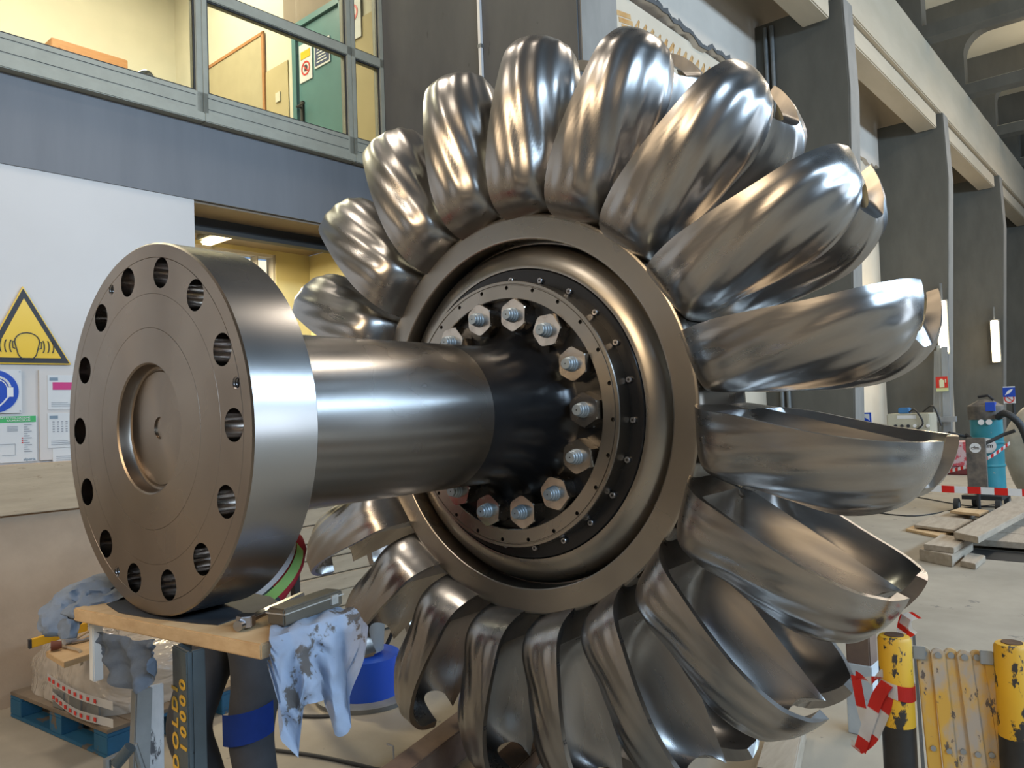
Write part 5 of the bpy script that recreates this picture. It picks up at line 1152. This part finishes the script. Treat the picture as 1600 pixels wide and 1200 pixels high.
for k, (u0, u1, vt, v1, lab_) in enumerate(((1457, 1463, 548, 'l', 'leftmost'), (1464, 1469, 540, '', 'second'), (1470, 1476, 544, '', 'third'), (1478, 1488, 542, '', 'rightmost'))):
    tp = at((u0*2+1470)/3-2, vt, 0, px_+.3); b0 = at(u0-1, 715, 0, px_); b1 = at(u1+1+k, 715, 0, px_); tp1 = at((u1*2+1470)/3+1, vt, 0, px_+.3)
    g = bm_new(); prism(g, [(px_-.06*k, b0.y, .0), (px_-.06*k, b1.y, .0), (px_+.3-.06*k, tp1.y, tp.z), (px_+.3-.06*k, tp.y, tp.z)], (.04, 0, 0)); tag(obj('metal_profile', g, M['alu'], None, MW, bevel=.004), lab_+' of the long grey metal profiles leaning on the third pylon', 'profile', 'metal profiles leaning on the pylon')
g = bm_new(); q0 = at(1450, 655, 0, px_-.08); q1 = at(1497, 648, 0, px_-.08); box(g, (px_-.34, q1.y, q0.z-.06), (px_-.22, q0.y, q0.z+.06)); tag(obj('cross_profile', g, M['alu'], None, MW), 'horizontal grey rail across the leaning metal profiles', 'rail')
def wall_lamp(x, u0, v0, u1, v1, lab):
    a = at(u0, v0, 0, x); b = at(u1, v1, 0, x); T = thing('wall_lamp', lab, 'lamp', (x, a.y, b.z), 'upright fluorescent lamps on the pylons', F=MW)
    h = .13; y = (a.y+b.y)/2
    g = bm_new(); box(g, (x, y-h, b.z), (x+.07, y+h, a.z)); obj('lamp_housing', g, M['greymetal'], T, MW, bevel=.01)
    g = bm_new(); box(g, (x-.07, y-h*.75, b.z+.03), (x, y+h*.75, a.z-.03)); obj('lamp_tube', g, glow('tube_glow_'+str(int(x)), (1, .84, .58), 9), T, MW, bevel=.02)
    g = bm_new(); box(g, (x+.0, y-.02, a.z), (x+.05, y+.02, a.z+.4)); obj('conduit', g, M['greymetal'], T, MW)
    area('tube_light', (x-.12, y, (a.z+b.z)/2), (.2, abs(a.z-b.z)), (-1, 0, 0), 60, (1, .8, .5))
wall_lamp(20.55, 1475, 468, 1471, 554, 'lit upright lamp on the nearer pylon beside the bucket tips')
wall_lamp(27.9, 1558, 499, 1553, 567, 'lit upright lamp on the farther pylon above the vacuum')
def board_sign(x, u0, v0, u1, v1): a = at(u0, v0, 0, x); b = at(u1, v1, 0, x); return a, b
a, b = board_sign(20.1, 1462, 589, 1482, 611)
T = thing('fire_extinguisher_sign', 'red fire extinguisher sign below the nearer pylon lamp', 'sign', (20.1, (a.y+b.y)/2, b.z), F=MW)
g = bm_new(); box(g, (20.09, b.y, b.z), (20.11, a.y, a.z)); obj('pale_plate', g, plain('pale_yellow_plate', (.6, .62, .3)), T, MW)
g = bm_new(); box(g, (20.08, b.y, b.z+.08), (20.09, a.y, a.z)); obj('red_field', g, M['signred'], T, MW)
ym, zm = (a.y+b.y)/2, (a.z+b.z)/2+.03
g = bm_new(); box(g, (20.07, ym-.05, zm-.11), (20.08, ym+.05, zm+.06)); box(g, (20.07, ym-.02, zm+.06), (20.08, ym+.03, zm+.09)); box(g, (20.07, ym-.09, zm+.0), (20.08, ym-.07, zm+.08)); obj('extinguisher_symbol', g, plain('pale_symbol', (.7, .7, .45)), T, MW)
a, b = board_sign(22.5, 1567, 604, 1587, 630)
T = thing('instruction_sign', 'white sign with blue square and red circle on a dark post', 'sign', (22.5, (a.y+b.y)/2, 0), F=MW)
g = bm_new(); box(g, (22.49, b.y, b.z), (22.51, a.y, a.z)); obj('white_plate', g, M['paper'], T, MW)
ym = (a.y+b.y)/2; g = bm_new(); box(g, (22.48, ym-.13, a.z-.26), (22.49, ym+.13, a.z-.03)); obj('blue_square', g, M['signblue'], T, MW)
g = bm_new(); disc(g, (22.489, ym, b.z+.12), .11, (-1, 0, 0), .006, 24, inner=.085); box(g, (22.482, ym-.09, b.z+.112), (22.486, ym+.09, b.z+.128), Matrix.Rotation(R_(45), 3, 'X')); obj('red_circle', g, M['signred'], T, MW)
g = bm_new(); prism(g, [(22.475, ym+.09, a.z-.22), (22.475, ym+.02, a.z-.10), (22.475, ym-.09, a.z-.06), (22.475, ym-.03, a.z-.16)], (.004, 0, 0)); obj('white_symbol', g, M['white'], T, MW)
g = bm_new(); cyl(g, (22.53, b.y+.05, 0), (22.53, b.y+.05, b.z+.25), .035, seg=12); obj('post', g, M['rubber'], T, MW)
# ear protection board on the bay wall beyond the wheel
a = at(1292, 646, 0, 16.5); b = at(1363, 690, 0, 16.5); a.y = min(a.y, 5.5)
T = thing('safety_board', 'white safety board with a large blue disc seen over the bucket', 'sign', (16.5, (a.y+b.y)/2, 0), F=MW)
g = bm_new(); box(g, (16.49, b.y, b.z), (16.52, a.y, a.z)); obj('plate', g, M['signblue'], T, MW)
g = bm_new(); box(g, (16.48, b.y+.03, b.z), (16.49, a.y-.03, a.z-.03)); obj('white_field', g, M['paper'], T, MW)
g = bm_new(); disc(g, (16.48, (a.y+b.y)/2-.05, a.z-.42), .36, (-1, 0, 0), .006, 48); obj('blue_disc', g, M['signblue'], T, MW)
g = bm_new(); box(g, (16.5, b.y+.1, 0), (16.54, b.y+.15, b.z)); box(g, (16.5, a.y-.15, 0), (16.54, a.y-.1, b.z)); obj('legs', g, M['greymetal'], T, MW)
# grey door with frame in the second bay wall
a = at(1245, 560, 1, 5.66); b = at(1305, 700, 1, 5.66)
d = bm_new(); box(d, (a.x, 5.66, .02), (a.x+.95, 5.69, 2.15)); d = struct('door_2', d, M['concrete'], bevel=.01)
g = bm_new(); box(g, (a.x-.12, 5.65, 0), (a.x, 5.70, 2.27)); box(g, (a.x+.95, 5.65, 0), (a.x+1.07, 5.70, 2.27)); box(g, (a.x-.12, 5.65, 2.15), (a.x+1.07, 5.70, 2.27)); obj('door_frame', g, M['alu'], d, MW)
g = bm_new(); cyl(g, (a.x+.1, 5.66, 1.05), (a.x+.1, 5.60, 1.05), .02, seg=10); box(g, (a.x+.08, 5.60, 1.03), (a.x+.24, 5.62, 1.07)); obj('door_handle', g, M['black'], d, MW)
# long thin cables over the right floor
G4 = lambda u, v: tuple(at(u, v, 2, .008))
g = bm_new(); tube(g, smooth_curve([G4(1360, 800), G4(1430, 806), G4(1500, 795), G4(1560, 788)], 6), .010, 6); tag(obj('floor_cable', g, M['rubber'], None, MW), 'thin cable over the floor before the vacuum', 'cable')
g = bm_new(); tube(g, smooth_curve([G4(1370, 765), G4(1440, 778), G4(1510, 790), G4(1560, 792)], 6), .010, 6); tag(obj('floor_cable', g, M['rubber'], None, MW), 'thin cable running from bucket tips to the vacuum', 'cable')
